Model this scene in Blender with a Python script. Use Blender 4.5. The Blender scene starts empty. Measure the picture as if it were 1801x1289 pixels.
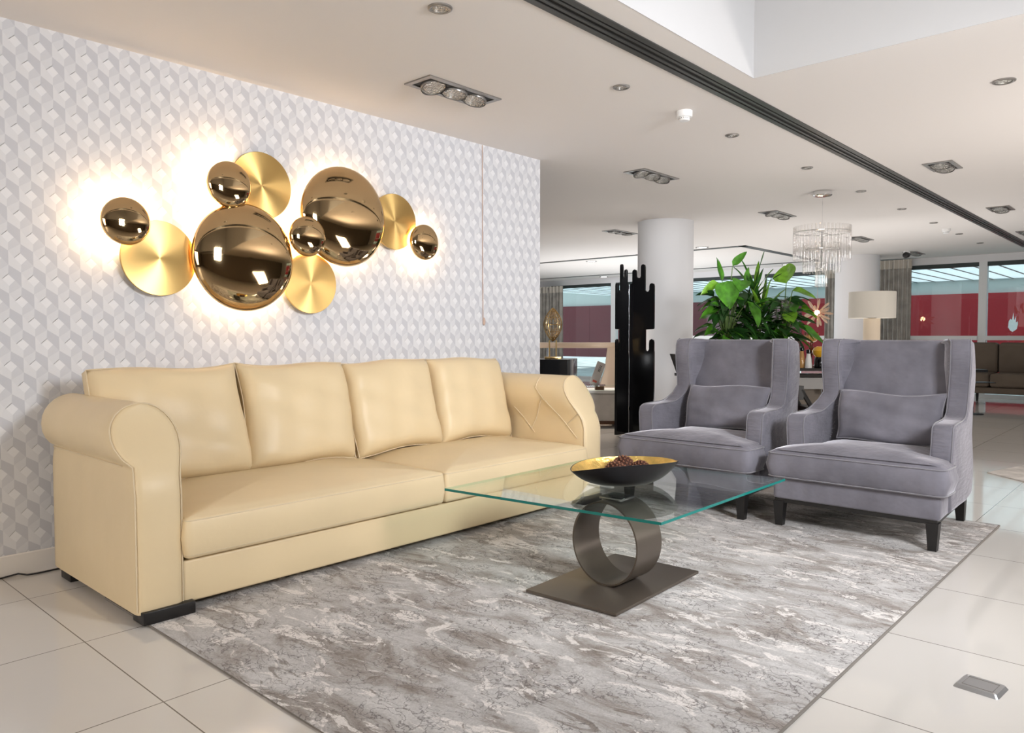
import bpy, bmesh, math, random
from mathutils import Vector, Matrix
PI = math.pi
R = math.radians
sc = bpy.context.scene
C = sc.collection

# ------------------------------------------------------------------ camera
F_PX = 1329.0
PITCH = math.atan(54.5 / F_PX)
AZ = math.atan(1210.0 / F_PX)
cam_d = bpy.data.cameras.new('camera')
cam_d.sensor_width = 36.0
cam_d.sensor_fit = 'HORIZONTAL'
cam_d.lens = 36.0 * F_PX / 1801.0
cam_d.clip_start = 0.05
cam_d.clip_end = 200
cam = bpy.data.objects.new('camera', cam_d)
C.objects.link(cam)
fwd = Vector((math.cos(AZ) * math.cos(PITCH), math.sin(AZ) * math.cos(PITCH), -math.sin(PITCH)))
cam.location = (0, 0, 1.15)
cam.rotation_euler = fwd.to_track_quat('-Z', 'Y').to_euler()
sc.camera = cam

# ------------------------------------------------------------------ view, world, lights
sc.view_settings.view_transform = 'Standard'
sc.view_settings.look = 'None'
sc.view_settings.gamma = 1.0
sc.view_settings.use_curve_mapping = False
sc.view_settings.exposure = 0.0
sc.cycles.use_denoising = True
sc.cycles.max_bounces = 8
sc.cycles.diffuse_bounces = 4
sc.cycles.glossy_bounces = 4
sc.cycles.transparent_max_bounces = 24
sc.cycles.sample_clamp_indirect = 8.0
sc.cycles.caustics_reflective = False
sc.cycles.caustics_refractive = False

W = bpy.data.worlds.new('sky')
sc.world = W
W.use_nodes = True
W.node_tree.nodes['Background'].inputs[0].default_value = (0.80, 0.92, 1.0, 1)
W.node_tree.nodes['Background'].inputs[1].default_value = 1.1


def light(name, kind, loc, energy, color=(1, 1, 1), target=None, size=None, size_y=None, parent=None, **kw):
    d = bpy.data.lights.new(name, kind)
    d.energy = energy
    d.color = color
    if kind == 'AREA':
        d.shape = 'RECTANGLE' if size_y else 'SQUARE'
        d.size = size
        if size_y:
            d.size_y = size_y
    elif size is not None and kind in ('POINT', 'SPOT'):
        d.shadow_soft_size = size
    for k, v in kw.items():
        setattr(d, k, v)
    o = bpy.data.objects.new(name, d)
    C.objects.link(o)
    o.location = loc
    if target is not None:
        o.rotation_euler = (Vector(target) - Vector(loc)).to_track_quat('-Z', 'Y').to_euler()
    if parent:
        o.parent = parent
    return o


# photographer's softbox, right of the camera
light('key_light', 'AREA', (2.6, -0.9, 2.1), 70, (0.965, 0.98, 1.0), (3.95, 3.6, 0.85), 0.7, spread=R(115))
# daylight falling down the double-height void above the camera
light('void_daylight', 'AREA', (0.6, -1.2, 5.4), 16, (0.95, 0.975, 1.0), (0.6, -1.2, 0), 6.0, 5.0)
# added fill lamps aimed up to brighten the ceiling; no fixtures stand there
light('right_ceiling_fill', 'AREA', (6.2, -1.6, 1.0), 95, (1.0, 0.945, 0.90), (6.8, 0.6, 3.2), 1.2)
light('chair_ceiling_fill', 'AREA', (6.5, 2.5, 0.25), 13, (1.0, 0.95, 0.91), (6.2, 2.9, 3), 0.8)
light('column_fill', 'SPOT', (6.0, 2.9, 2.2), 115, (0.98, 0.985, 1.0), (8.5, 5.1, 1.55), 0.08, None, None, spot_size=R(46), spot_blend=0.8)  # added in mid-air to brighten the column, no fitting
light('far_ceiling_fill', 'AREA', (13.0, 8.6, 0.25), 125, (0.97, 0.985, 1.0), (13.0, 8.6, 3), 4.5)
light('middle_ceiling_fill', 'AREA', (10.9, 3.4, 0.12), 55, (1.0, 0.975, 0.95), (10.9, 3.4, 3), 3.0)
# added warm fill behind the left of the camera, with no window there
light('rear_fill', 'AREA', (-3.1, 1.2, 1.4), 160, (1.0, 0.925, 0.84), (1, 1.6, 1.0), 4.0, 2.0)
# added warm fill above the cream bench, without a ceiling fixture
light('bench_fill', 'SPOT', (8.1, 6.2, 2.6), 170, (1.0, 0.86, 0.72), (8.1, 6.0, 0), 0.05, None, None, spot_size=R(80), spot_blend=0.6)
light('canopy_sun', 'SUN', (22, 4, 8), 5.0, (1.0, 0.98, 0.95), (20, 4.4, 0), None, None, None, angle=R(2))

# ------------------------------------------------------------------ materials
MATS = {}


def nodes_of(m):
    m.use_nodes = True
    nt = m.node_tree
    return nt, nt.nodes['Principled BSDF']


def mat(name, col, rough=0.5, metal=0.0, spec=0.5, sheen=0.0, coat=0.0, emit=None, emit_s=0.0,
        bump=None, vary=None, trans=0.0, ior=1.45, sheen_tint=None, sheen_rough=0.4, alpha=None):
    m = bpy.data.materials.new(name)
    nt, p = nodes_of(m)
    p.inputs['Base Color'].default_value = (*col, 1)
    p.inputs['Roughness'].default_value = rough
    p.inputs['Metallic'].default_value = metal
    p.inputs['Specular IOR Level'].default_value = spec
    p.inputs['Sheen Weight'].default_value = sheen
    p.inputs['Sheen Roughness'].default_value = sheen_rough
    if sheen_tint:
        p.inputs['Sheen Tint'].default_value = (*sheen_tint, 1)
    p.inputs['Coat Weight'].default_value = coat
    p.inputs['Coat Roughness'].default_value = 0.05
    p.inputs['Transmission Weight'].default_value = trans
    p.inputs['IOR'].default_value = ior
    if emit:
        p.inputs['Emission Color'].default_value = (*emit, 1)
        p.inputs['Emission Strength'].default_value = emit_s
    tc = None
    if bump or vary:
        tc = nt.nodes.new('ShaderNodeTexCoord')
    if vary:
        sca, amt = vary[0], vary[1]
        n = nt.nodes.new('ShaderNodeTexNoise')
        n.inputs['Scale'].default_value = sca
        n.inputs['Detail'].default_value = 4
        nt.links.new(tc.outputs['Object'], n.inputs['Vector'])
        mr = nt.nodes.new('ShaderNodeMapRange')
        mr.inputs['From Min'].default_value = 0.3
        mr.inputs['From Max'].default_value = 0.7
        mr.inputs['To Min'].default_value = 1 - amt
        mr.inputs['To Max'].default_value = 1 + amt
        nt.links.new(n.outputs['Fac'], mr.inputs['Value'])
        mx = nt.nodes.new('ShaderNodeVectorMath')
        mx.operation = 'SCALE'
        mx.inputs[0].default_value = col
        nt.links.new(mr.outputs[0], mx.inputs['Scale'])
        nt.links.new(mx.outputs[0], p.inputs['Base Color'])
    if bump:
        prev = None
        for sca, stren, dist, *st in bump:
            n = nt.nodes.new('ShaderNodeTexNoise')
            n.inputs['Scale'].default_value = sca
            n.inputs['Detail'].default_value = 3
            if st:
                mp = nt.nodes.new('ShaderNodeMapping')
                mp.inputs['Scale'].default_value = st[0]
                nt.links.new(tc.outputs['Object'], mp.inputs['Vector'])
                nt.links.new(mp.outputs[0], n.inputs['Vector'])
            else:
                nt.links.new(tc.outputs['Object'], n.inputs['Vector'])
            b = nt.nodes.new('ShaderNodeBump')
            b.inputs['Strength'].default_value = stren
            b.inputs['Distance'].default_value = dist
            nt.links.new(n.outputs['Fac'], b.inputs['Height'])
            if prev:
                nt.links.new(prev.outputs[0], b.inputs['Normal'])
            prev = b
        nt.links.new(prev.outputs[0], p.inputs['Normal'])
    MATS[name] = m
    return m


def glass_mat(name, tint=(0.95, 0.98, 0.97), gloss=(1, 1, 1), f0=0.04, rough=0.0):
    """Thin architectural glass: clear pass-through plus a Fresnel mirror."""
    m = bpy.data.materials.new(name)
    m.use_nodes = True
    nt = m.node_tree
    nt.nodes.clear()
    out = nt.nodes.new('ShaderNodeOutputMaterial')
    mix = nt.nodes.new('ShaderNodeMixShader')
    tr = nt.nodes.new('ShaderNodeBsdfTransparent')
    tr.inputs[0].default_value = (*tint, 1)
    gl = nt.nodes.new('ShaderNodeBsdfGlossy')
    gl.inputs['Color'].default_value = (*gloss, 1)
    gl.inputs['Roughness'].default_value = rough
    lw = nt.nodes.new('ShaderNodeLayerWeight')
    lw.inputs[0].default_value = 0.5
    pw = nt.nodes.new('ShaderNodeMath')
    pw.operation = 'POWER'
    pw.inputs[1].default_value = 5.0
    ma = nt.nodes.new('ShaderNodeMath')
    ma.operation = 'MULTIPLY_ADD'
    ma.inputs[1].default_value = 1 - f0
    ma.inputs[2].default_value = f0
    nt.links.new(lw.outputs['Facing'], pw.inputs[0])
    nt.links.new(pw.outputs[0], ma.inputs[0])
    nt.links.new(ma.outputs[0], mix.inputs[0])
    nt.links.new(tr.outputs[0], mix.inputs[1])
    nt.links.new(gl.outputs[0], mix.inputs[2])
    nt.links.new(mix.outputs[0], out.inputs[0])
    MATS[name] = m
    return m


mat('ceiling_paint', (0.80, 0.765, 0.74), 0.85, spec=0.2)
mat('fascia_paint', (0.55, 0.545, 0.55), 0.85, spec=0.2)
mat('white_paint', (0.83, 0.83, 0.85), 0.7, spec=0.3)
mat('dark_wall', (0.20, 0.165, 0.13), 0.7, spec=0.3)
mat('grey_wall', (0.42, 0.41, 0.40), 0.7, spec=0.3)
mat('white_frame', (0.82, 0.84, 0.85), 0.45)
mat('skirting', (0.78, 0.75, 0.72), 0.4)
mat('black_slot', (0.010, 0.010, 0.010), 0.6)
mat('dark_blade', (0.085, 0.085, 0.08), 0.35, metal=0.6)
mat('paper_light', (0.665, 0.675, 0.710), 0.55, spec=0.3)
mat('paper_pale', (0.700, 0.708, 0.740), 0.55, spec=0.3)
mat('paper_bright', (0.760, 0.768, 0.800), 0.5, spec=0.3)
mat('paper_mid', (0.610, 0.620, 0.660), 0.55, spec=0.3)
mat('paper_dark', (0.555, 0.565, 0.610), 0.55, spec=0.3)
mat('paper_line', (0.36, 0.35, 0.36), 0.6, spec=0.2)
mat('leather', (0.71, 0.57, 0.360), 0.42, spec=0.42, bump=[(7, 0.16, 0.02), (240, 0.12, 0.0015)], vary=(3.0, 0.03))
mat('leather_piping', (0.66, 0.545, 0.375), 0.45, spec=0.4)
mat('velvet', (0.168, 0.163, 0.192), 0.85, spec=0.15, sheen=0.85, sheen_rough=0.36, sheen_tint=(0.86, 0.85, 0.93),
    bump=[(7, 0.35, 0.03), (45, 0.15, 0.006)], vary=(4.0, 0.24))
mat('velvet_ruched', (0.168, 0.163, 0.192), 0.85, spec=0.15, sheen=0.85, sheen_rough=0.36, sheen_tint=(0.86, 0.85, 0.93),
    bump=[(9, 0.18, 0.03), (13, 0.45, 0.012, (1.0, 1.0, 4.5))], vary=(5.0, 0.24))
mat('velvet_piping', (0.21, 0.205, 0.23), 0.8, spec=0.15, sheen=0.6)
mat('black_wood', (0.012, 0.011, 0.011), 0.38)
mat('black_lacquer', (0.006, 0.006, 0.007), 0.12, spec=0.6)
mat('black_plastic', (0.010, 0.010, 0.011), 0.45)
mat('bronze_paint', (0.135, 0.112, 0.092), 0.36, metal=0.55)
mat('steel', (0.55, 0.56, 0.58), 0.25, metal=1.0)
mat('brushed_steel', (0.55, 0.56, 0.58), 0.42, metal=1.0, bump=[(30, 0.15, 0.002, (1, 12, 1))])
mat('chrome', (0.85, 0.86, 0.87), 0.06, metal=1.0)
mat('light_frame', (0.30, 0.285, 0.27), 0.35, metal=0.7)
mat('reflector', (0.62, 0.61, 0.58), 0.10, metal=1.0, bump=[(70, 1.0, 0.03)])
mat('gold_mirror', (0.62, 0.44, 0.24), 0.045, metal=1.0)
mat('gold_rim', (0.75, 0.50, 0.20), 0.15, metal=1.0)
mat('gold_leaf', (0.86, 0.58, 0.18), 0.32, metal=0.85, bump=[(28, 0.6, 0.01), (90, 0.4, 0.004)], vary=(22.0, 0.22))
mat('gold_metal', (0.72, 0.50, 0.22), 0.2, metal=1.0)
mat('bowl_black', (0.014, 0.012, 0.014), 0.33, spec=0.35)
mat('ball_brown', (0.045, 0.018, 0.012), 0.7, spec=0.2)
mat('bead_brown', (0.36, 0.17, 0.11), 0.22, metal=0.6)
mat('glass_edge', (0.004, 0.17, 0.15), 0.08, spec=0.7)
mat('leaf_broad', (0.055, 0.19, 0.014), 0.35, vary=(14.0, 0.45))
mat('leaf_lime', (0.15, 0.33, 0.028), 0.35, vary=(16.0, 0.40))
mat('leaf_dark', (0.016, 0.060, 0.012), 0.32, vary=(8.0, 0.35))
mat('leaf_strap', (0.028, 0.105, 0.015), 0.30, vary=(8.0, 0.45))
mat('stem_green', (0.10, 0.17, 0.04), 0.5)
mat('soil', (0.03, 0.022, 0.016), 0.95)
mat('pot_tan', (0.50, 0.33, 0.16), 0.55)
mat('pot_brown', (0.07, 0.035, 0.028), 0.5)
mat('curtain_grey', (0.42, 0.40, 0.365), 0.9, spec=0.1, vary=(6.0, 0.2))
mat('curtain_tape', (0.66, 0.62, 0.55), 0.9, spec=0.1)
mat('lamp_shade_cream', (0.80, 0.76, 0.68), 0.8, spec=0.2)
mat('lamp_column', (0.76, 0.64, 0.50), 0.6)
mat('rail_wood', (0.86, 0.68, 0.52), 0.45)  # base colour lightened to stand in for warm lamp glow
mat('cream_fabric', (0.72, 0.68, 0.64), 0.85, spec=0.2, vary=(10, 0.06))
mat('white_top', (0.88, 0.87, 0.85), 0.4)
mat('brown_fabric', (0.125, 0.100, 0.078), 0.85, spec=0.2, vary=(5, 0.08))
mat('brown_wood', (0.20, 0.10, 0.055), 0.45)
mat('dark_top', (0.020, 0.016, 0.014), 0.5, spec=0.25)
mat('taupe', (0.20, 0.165, 0.13), 0.6)
mat('amber_glass', (0.62, 0.20, 0.02), 0.06, spec=0.7, trans=0.55)
mat('amber_dark', (0.16, 0.022, 0.008), 0.08, spec=0.7)
mat('amber_pale', (0.72, 0.40, 0.15), 0.10, spec=0.7, trans=0.2)
mat('crystal', (0.80, 0.62, 0.42), 0.12, metal=0.6)
mat('yellow_glass', (0.78, 0.42, 0.03), 0.1, spec=0.6)
mat('card_white', (0.85, 0.80, 0.76), 0.6)
mat('card_red', (0.85, 0.20, 0.14), 0.6)
mat('ink', (0.06, 0.045, 0.045), 0.6)
mat('hoarding_red', (0.42, 0.020, 0.030), 0.45, vary=(0.5, 0.12))
mat('hoarding_dull', (0.16, 0.030, 0.040), 0.45, vary=(0.5, 0.12))
mat('pale_panel', (0.62, 0.70, 0.68), 0.6)
mat('window_dark', (0.045, 0.06, 0.06), 0.4)
mat('paving', (0.40, 0.46, 0.46), 0.7, vary=(2.0, 0.35))
mat('plastic_white', (0.86, 0.86, 0.86), 0.4)
mat('bulb_warm', (1.0, 0.8, 0.55), 0.4, emit=(1.0, 0.62, 0.32), emit_s=14.0)
mat('downlight_on', (1, 1, 1), 0.4, emit=(1.0, 0.98, 0.95), emit_s=9.0)
mat('cord_tan', (0.55, 0.40, 0.33), 0.6)
mat('pale_rug', (0.62, 0.59, 0.56), 0.95, spec=0.1, vary=(6.0, 0.25))
mat('petal_glass', (0.80, 0.55, 0.38), 0.12, spec=0.6, trans=0.45)
glass_mat('table_glass', (0.93, 0.975, 0.955), f0=0.05)
glass_mat('glass_edge_pale', (0.55, 0.86, 0.80), f0=0.04)
glass_mat('window_glass', (0.92, 0.955, 0.95), f0=0.045)
glass_mat('rod_glass', (0.97, 0.965, 0.96), f0=0.14, rough=0.08)


def build_canopy_mat():
    m = bpy.data.materials.new('canopy_sheet')
    m.use_nodes = True
    nt = m.node_tree
    nt.nodes.clear()
    out = nt.nodes.new('ShaderNodeOutputMaterial')
    mix = nt.nodes.new('ShaderNodeMixShader')
    mix.inputs[0].default_value = 0.65
    df = nt.nodes.new('ShaderNodeBsdfDiffuse')
    df.inputs[0].default_value = (0.85, 0.9, 0.92, 1)
    tl = nt.nodes.new('ShaderNodeBsdfTranslucent')
    tl.inputs[0].default_value = (0.85, 0.92, 0.95, 1)
    nt.links.new(df.outputs[0], mix.inputs[1])
    nt.links.new(tl.outputs[0], mix.inputs[2])
    nt.links.new(mix.outputs[0], out.inputs[0])
    MATS['canopy_sheet'] = m


build_canopy_mat()


def build_brushed_gold():
    m = bpy.data.materials.new('gold_brushed')
    nt, p = nodes_of(m)
    p.inputs['Base Color'].default_value = (0.66, 0.45, 0.17, 1)
    p.inputs['Metallic'].default_value = 1.0
    p.inputs['Roughness'].default_value = 0.36
    p.inputs['Anisotropic'].default_value = 0.85
    t = nt.nodes.new('ShaderNodeTangent')
    t.direction_type = 'RADIAL'
    t.axis = 'Z'
    nt.links.new(t.outputs[0], p.inputs['Tangent'])
    MATS['gold_brushed'] = m


build_brushed_gold()


def build_floor_mat():
    m = bpy.data.materials.new('floor_tiles')
    nt, p = nodes_of(m)
    g = nt.nodes.new('ShaderNodeNewGeometry')
    mp = nt.nodes.new('ShaderNodeMapping')
    mp.inputs['Location'].default_value = (-0.985 + 0.71 * 20, -0.997 + 0.69 * 20, 0)
    br = nt.nodes.new('ShaderNodeTexBrick')
    br.offset = 0.0
    br.squash = 1.0
    br.inputs['Scale'].default_value = 1.0
    br.inputs['Brick Width'].default_value = 0.71
    br.inputs['Row Height'].default_value = 0.69
    br.inputs['Mortar Size'].default_value = 0.0022
    br.inputs['Mortar Smooth'].default_value = 0.1
    br.inputs['Color1'].default_value = (0.665, 0.635, 0.60, 1)
    br.inputs['Color2'].default_value = (0.68, 0.65, 0.615, 1)
    br.inputs['Mortar'].default_value = (0.16, 0.14, 0.12, 1)
    nt.links.new(g.outputs['Position'], mp.inputs['Vector'])
    nt.links.new(mp.outputs[0], br.inputs['Vector'])
    nt.links.new(br.outputs['Color'], p.inputs['Base Color'])
    p.inputs['Roughness'].default_value = 0.065
    p.inputs['Specular IOR Level'].default_value = 0.55
    MATS['floor_tiles'] = m


build_floor_mat()


def build_rug_mat():
    m = bpy.data.materials.new('rug_pile')
    nt, p = nodes_of(m)
    L = nt.links.new
    tc = nt.nodes.new('ShaderNodeTexCoord')

    def mapping(scale, rot=0.0):
        mp = nt.nodes.new('ShaderNodeMapping')
        mp.inputs['Scale'].default_value = scale
        mp.inputs['Rotation'].default_value = (0, 0, rot)
        L(tc.outputs['Object'], mp.inputs['Vector'])
        return mp

    def noise(vec, scale, detail=6, rough=0.6, dist=0.0):
        n = nt.nodes.new('ShaderNodeTexNoise')
        n.inputs['Scale'].default_value = scale
        n.inputs['Detail'].default_value = detail
        n.inputs['Roughness'].default_value = rough
        n.inputs['Distortion'].default_value = dist
        L(vec, n.inputs['Vector'])
        return n.outputs['Fac']

    def ramp(fac, stops):
        r = nt.nodes.new('ShaderNodeValToRGB')
        e = r.color_ramp.elements
        while len(e) < len(stops):
            e.new(0.5)
        for el, (pos, c) in zip(e, stops):
            el.position = pos
            el.color = (*c, 1) if len(c) == 3 else c
        L(fac, r.inputs[0])
        return r.outputs[0]

    def mix(fac, a, b):
        x = nt.nodes.new('ShaderNodeMix')
        x.data_type = 'RGBA'
        L(fac, x.inputs[0])
        L(a, x.inputs[6])
        if isinstance(b, tuple):
            x.inputs[7].default_value = (*b, 1)
        else:
            L(b, x.inputs[7])
        return x.outputs[2]

    streak = mapping((2.3, 0.95, 1.0), R(8))
    base = ramp(noise(streak.outputs[0], 2.6, 8, 0.68, 0.8),
                [(0.30, (0.20, 0.170, 0.148)), (0.42, (0.34, 0.31, 0.29)), (0.52, (0.47, 0.455, 0.45)), (0.68, (0.60, 0.585, 0.58))])
    patches = ramp(noise(streak.outputs[0], 3.6, 9, 0.72, 1.2), [(0.545, (0, 0, 0)), (0.575, (1, 1, 1))])
    c1 = mix(patches, base, (0.72, 0.685, 0.665))
    dark = ramp(noise(mapping((2.6, 0.9, 1.0), R(8)).outputs[0], 4.1, 9, 0.72, 1.0), [(0.585, (0, 0, 0)), (0.62, (0.75, 0.75, 0.75))])
    c2 = mix(dark, c1, (0.195, 0.165, 0.142))
    # cracked veins
    ns = nt.nodes.new('ShaderNodeTexNoise')
    ns.inputs['Scale'].default_value = 9
    ns.inputs['Detail'].default_value = 6
    L(tc.outputs['Object'], ns.inputs['Vector'])
    add = nt.nodes.new('ShaderNodeMix')
    add.data_type = 'VECTOR'
    add.inputs[0].default_value = 0.30
    L(streak.outputs[0], add.inputs[4])
    L(ns.outputs['Color'], add.inputs[5])
    vo = nt.nodes.new('ShaderNodeTexVoronoi')
    vo.feature = 'DISTANCE_TO_EDGE'
    vo.inputs['Scale'].default_value = 15
    L(add.outputs[1], vo.inputs['Vector'])
    crack = ramp(vo.outputs['Distance'], [(0.0, (1, 1, 1)), (0.055, (0, 0, 0))])
    gate = ramp(noise(tc.outputs['Object'], 4.0, 5, 0.6), [(0.40, (0, 0, 0)), (0.54, (0.9, 0.9, 0.9))])
    mul = nt.nodes.new('ShaderNodeMath')
    mul.operation = 'MULTIPLY'
    L(crack, mul.inputs[0])
    L(gate, mul.inputs[1])
    c3 = mix(mul.outputs[0], c2, (0.13, 0.115, 0.112))
    fine = ramp(noise(tc.outputs['Object'], 160, 2, 0.6), [(0.3, (0.86, 0.86, 0.86)), (0.7, (1.1, 1.1, 1.1))])
    mm = nt.nodes.new('ShaderNodeMix')
    mm.data_type = 'RGBA'
    mm.blend_type = 'MULTIPLY'
    mm.inputs[0].default_value = 1.0
    L(c3, mm.inputs[6])
    L(fine, mm.inputs[7])
    L(mm.outputs[2], p.inputs['Base Color'])
    p.inputs['Roughness'].default_value = 0.92
    p.inputs['Specular IOR Level'].default_value = 0.15
    p.inputs['Sheen Weight'].default_value = 0.12
    b = nt.nodes.new('ShaderNodeBump')
    b.inputs['Strength'].default_value = 0.5
    b.inputs['Distance'].default_value = 0.004
    L(noise(tc.outputs['Object'], 130, 3), b.inputs['Height'])
    L(b.outputs[0], p.inputs['Normal'])
    MATS['rug_pile'] = m


build_rug_mat()
mat('rug_edge', (0.22, 0.20, 0.18), 0.9)

# ------------------------------------------------------------------ helpers


def link_mesh(name, verts, faces, m, parent=None, smooth=True, sharp=38, mids=None, mats=None, kind=None):
    me = bpy.data.meshes.new(name)
    me.from_pydata([tuple(v) for v in verts], [], [tuple(f) for f in faces])
    for x in (mats or [m]):
        me.materials.append(MATS[x] if isinstance(x, str) else x)
    if mids:
        me.polygons.foreach_set('material_index', mids)
    bm = bmesh.new()
    bm.from_mesh(me)
    bmesh.ops.recalc_face_normals(bm, faces=bm.faces)
    bm.to_mesh(me)
    bm.free()
    if smooth:
        for p in me.polygons:
            p.use_smooth = True
        me.set_sharp_from_angle(angle=R(sharp))
    me.update()
    o = bpy.data.objects.new(name, me)
    C.objects.link(o)
    if parent:
        o.parent = parent
    if kind:
        o['kind'] = kind
    return o


class MB:
    """Collects shapes for ONE mesh."""

    def __init__(self):
        self.v, self.f, self.m = [], [], []

    def add(self, verts, faces, mi=0):
        k = len(self.v)
        self.v += [Vector(x) for x in verts]
        self.f += [tuple(i + k for i in f) for f in faces]
        self.m += [mi] * len(faces)
        return self

    def box(self, a, b, mi=0):
        (x0, y0, z0), (x1, y1, z1) = a, b
        return self.add([(x0, y0, z0), (x1, y0, z0), (x1, y1, z0), (x0, y1, z0), (x0, y0, z1), (x1, y0, z1), (x1, y1, z1), (x0, y1, z1)],
                        [(0, 3, 2, 1), (4, 5, 6, 7), (0, 1, 5, 4), (1, 2, 6, 5), (2, 3, 7, 6), (3, 0, 4, 7)], mi)

    def taper(self, c0, s0, c1, s1, mi=0):
        v = []
        for c, s in ((c0, s0), (c1, s1)):
            for sx, sy in ((-1, -1), (1, -1), (1, 1), (-1, 1)):
                v.append((c[0] + sx * s[0] / 2, c[1] + sy * s[1] / 2, c[2]))
        return self.add(v, [(0, 3, 2, 1), (4, 5, 6, 7), (0, 1, 5, 4), (1, 2, 6, 5), (2, 3, 7, 6), (3, 0, 4, 7)], mi)

    def lathe(self, prof, seg=32, c=(0, 0, 0), mi=0, close=True):
        v, f = [], []
        n = len(prof)
        for i in range(seg):
            a = 2 * PI * i / seg
            for r, z in prof:
                v.append((c[0] + r * math.cos(a), c[1] + r * math.sin(a), c[2] + z))
        for i in range(seg):
            j = (i + 1) % seg
            for k in range(n - 1):
                f.append((i * n + k, j * n + k, j * n + k + 1, i * n + k + 1))
        if close:
            f.append(tuple(i * n for i in range(seg))[::-1])
            f.append(tuple(i * n + n - 1 for i in range(seg)))
        return self.add(v, f, mi)

    def tube(self, pts, r, seg=8, closed=False, mi=0):
        pts = [Vector(p) for p in pts]
        n = len(pts)
        v, f = [], []
        up = Vector((0, 0, 1))
        prev = None
        for i, p in enumerate(pts):
            if closed:
                t = pts[(i + 1) % n] - pts[i - 1]
            else:
                t = pts[min(i + 1, n - 1)] - pts[max(i - 1, 0)]
            if t.length < 1e-9:
                t = Vector((0, 0, 1))
            t.normalize()
            if prev is None:
                a = t.cross(up if abs(t.z) < 0.9 else Vector((1, 0, 0)))
            else:
                a = prev - t * prev.dot(t)
            a.normalize()
            prev = a
            b = t.cross(a)
            rr = r[i] if isinstance(r, (list, tuple)) else r
            for k in range(seg):
                w = 2 * PI * k / seg
                v.append(p + (a * math.cos(w) + b * math.sin(w)) * rr)
        for i in range(n if closed else n - 1):
            j = (i + 1) % n
            for k in range(seg):
                l = (k + 1) % seg
                f.append((i * seg + k, i * seg + l, j * seg + l, j * seg + k))
        if not closed:
            f.append(tuple(range(seg))[::-1])
            f.append(tuple((n - 1) * seg + k for k in range(seg)))
        return self.add(v, f, mi)

    def ball(self, c, r, seg=16, rings=10, mi=0, sc3=(1, 1, 1)):
        v, f = [], []
        for i in range(rings + 1):
            th = PI * i / rings
            for k in range(seg):
                a = 2 * PI * k / seg
                v.append((c[0] + r * sc3[0] * math.sin(th) * math.cos(a), c[1] + r * sc3[1] * math.sin(th) * math.sin(a), c[2] + r * sc3[2] * math.cos(th)))
        for i in range(rings):
            for k in range(seg):
                l = (k + 1) % seg
                f.append((i * seg + k, (i + 1) * seg + k, (i + 1) * seg + l, i * seg + l))
        return self.add(v, f, mi)

    def extrude(self, poly, h0, h1, to3, bevel=0.0, segs=3, mi=0):
        """poly: 2D outline; to3(u, v, h) -> 3D point; rounded rims of radius bevel."""
        rings = []
        if bevel > 0:
            for i in range(segs + 1):
                a = (PI / 2) * i / segs
                rings.append((bevel * (1 - math.sin(a)), h0 + bevel * (1 - math.cos(a))))
            for i in range(segs, -1, -1):
                a = (PI / 2) * i / segs
                rings.append((bevel * (1 - math.sin(a)), h1 - bevel * (1 - math.cos(a))))
        else:
            rings = [(0, h0), (0, h1)]
        n = len(poly)
        v, f = [], []
        for ins, h in rings:
            for u, w in (offset_poly(poly, ins) if ins > 1e-6 else poly):
                v.append(to3(u, w, h))
        for i in range(len(rings) - 1):
            for k in range(n):
                l = (k + 1) % n
                f.append((i * n + k, i * n + l, (i + 1) * n + l, (i + 1) * n + k))
        f.append(tuple(range(n))[::-1])
        f.append(tuple((len(rings) - 1) * n + k for k in range(n)))
        return self.add(v, f, mi)

    def xform(self, M):
        self.v = [M @ x for x in self.v]
        return self

    def warp(self, fn):
        self.v = [Vector(fn(*x)) for x in self.v]
        return self

    def build(self, name, m, parent=None, smooth=True, sharp=38, kind=None, mats=None):
        return link_mesh(name, self.v, self.f, m, parent, smooth, sharp, self.m if mats else None, mats, kind)


def offset_poly(poly, d):
    n = len(poly)
    area = sum(poly[i][0] * poly[(i + 1) % n][1] - poly[(i + 1) % n][0] * poly[i][1] for i in range(n))
    s = 1 if area > 0 else -1
    out = []
    for i in range(n):
        p0, p1, p2 = Vector(poly[i - 1]), Vector(poly[i]), Vector(poly[(i + 1) % n])
        a, b = (p1 - p0), (p2 - p1)
        a = a.normalized() if a.length > 1e-9 else b.normalized()
        b = b.normalized() if b.length > 1e-9 else a
        na, nb = Vector((-a.y, a.x)) * s, Vector((-b.y, b.x)) * s
        m = na + nb
        l = m.length
        m = m / l if l > 1e-6 else na
        k = d / max(0.5, m.dot(na))
        out.append((p1.x + m.x * k, p1.y + m.y * k))
    return out


def round_poly(poly, r, seg=5):
    """Rounds the corners of a polygon; r a number or a list per corner."""
    n = len(poly)
    out = []
    for i in range(n):
        rr = r[i] if isinstance(r, (list, tuple)) else r
        p0, p1, p2 = Vector(poly[i - 1]), Vector(poly[i]), Vector(poly[(i + 1) % n])
        if rr <= 0:
            out.append(tuple(p1))
            continue
        a, b = (p0 - p1).normalized(), (p2 - p1).normalized()
        rr = min(rr, (p0 - p1).length * 0.48, (p2 - p1).length * 0.48)
        s, e = p1 + a * rr, p1 + b * rr
        for k in range(seg + 1):
            t = k / seg
            q = s * (1 - t) ** 2 + p1 * 2 * t * (1 - t) + e * t ** 2
            out.append((q.x, q.y))
    return out


def rect(x0, y0, x1, y1):
    return [(x0, y0), (x1, y0), (x1, y1), (x0, y1)]


XY = lambda u, w, h: (u, w, h)
XZ = lambda u, w, h: (u, h, w)
YZ = lambda u, w, h: (h, u, w)


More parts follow.
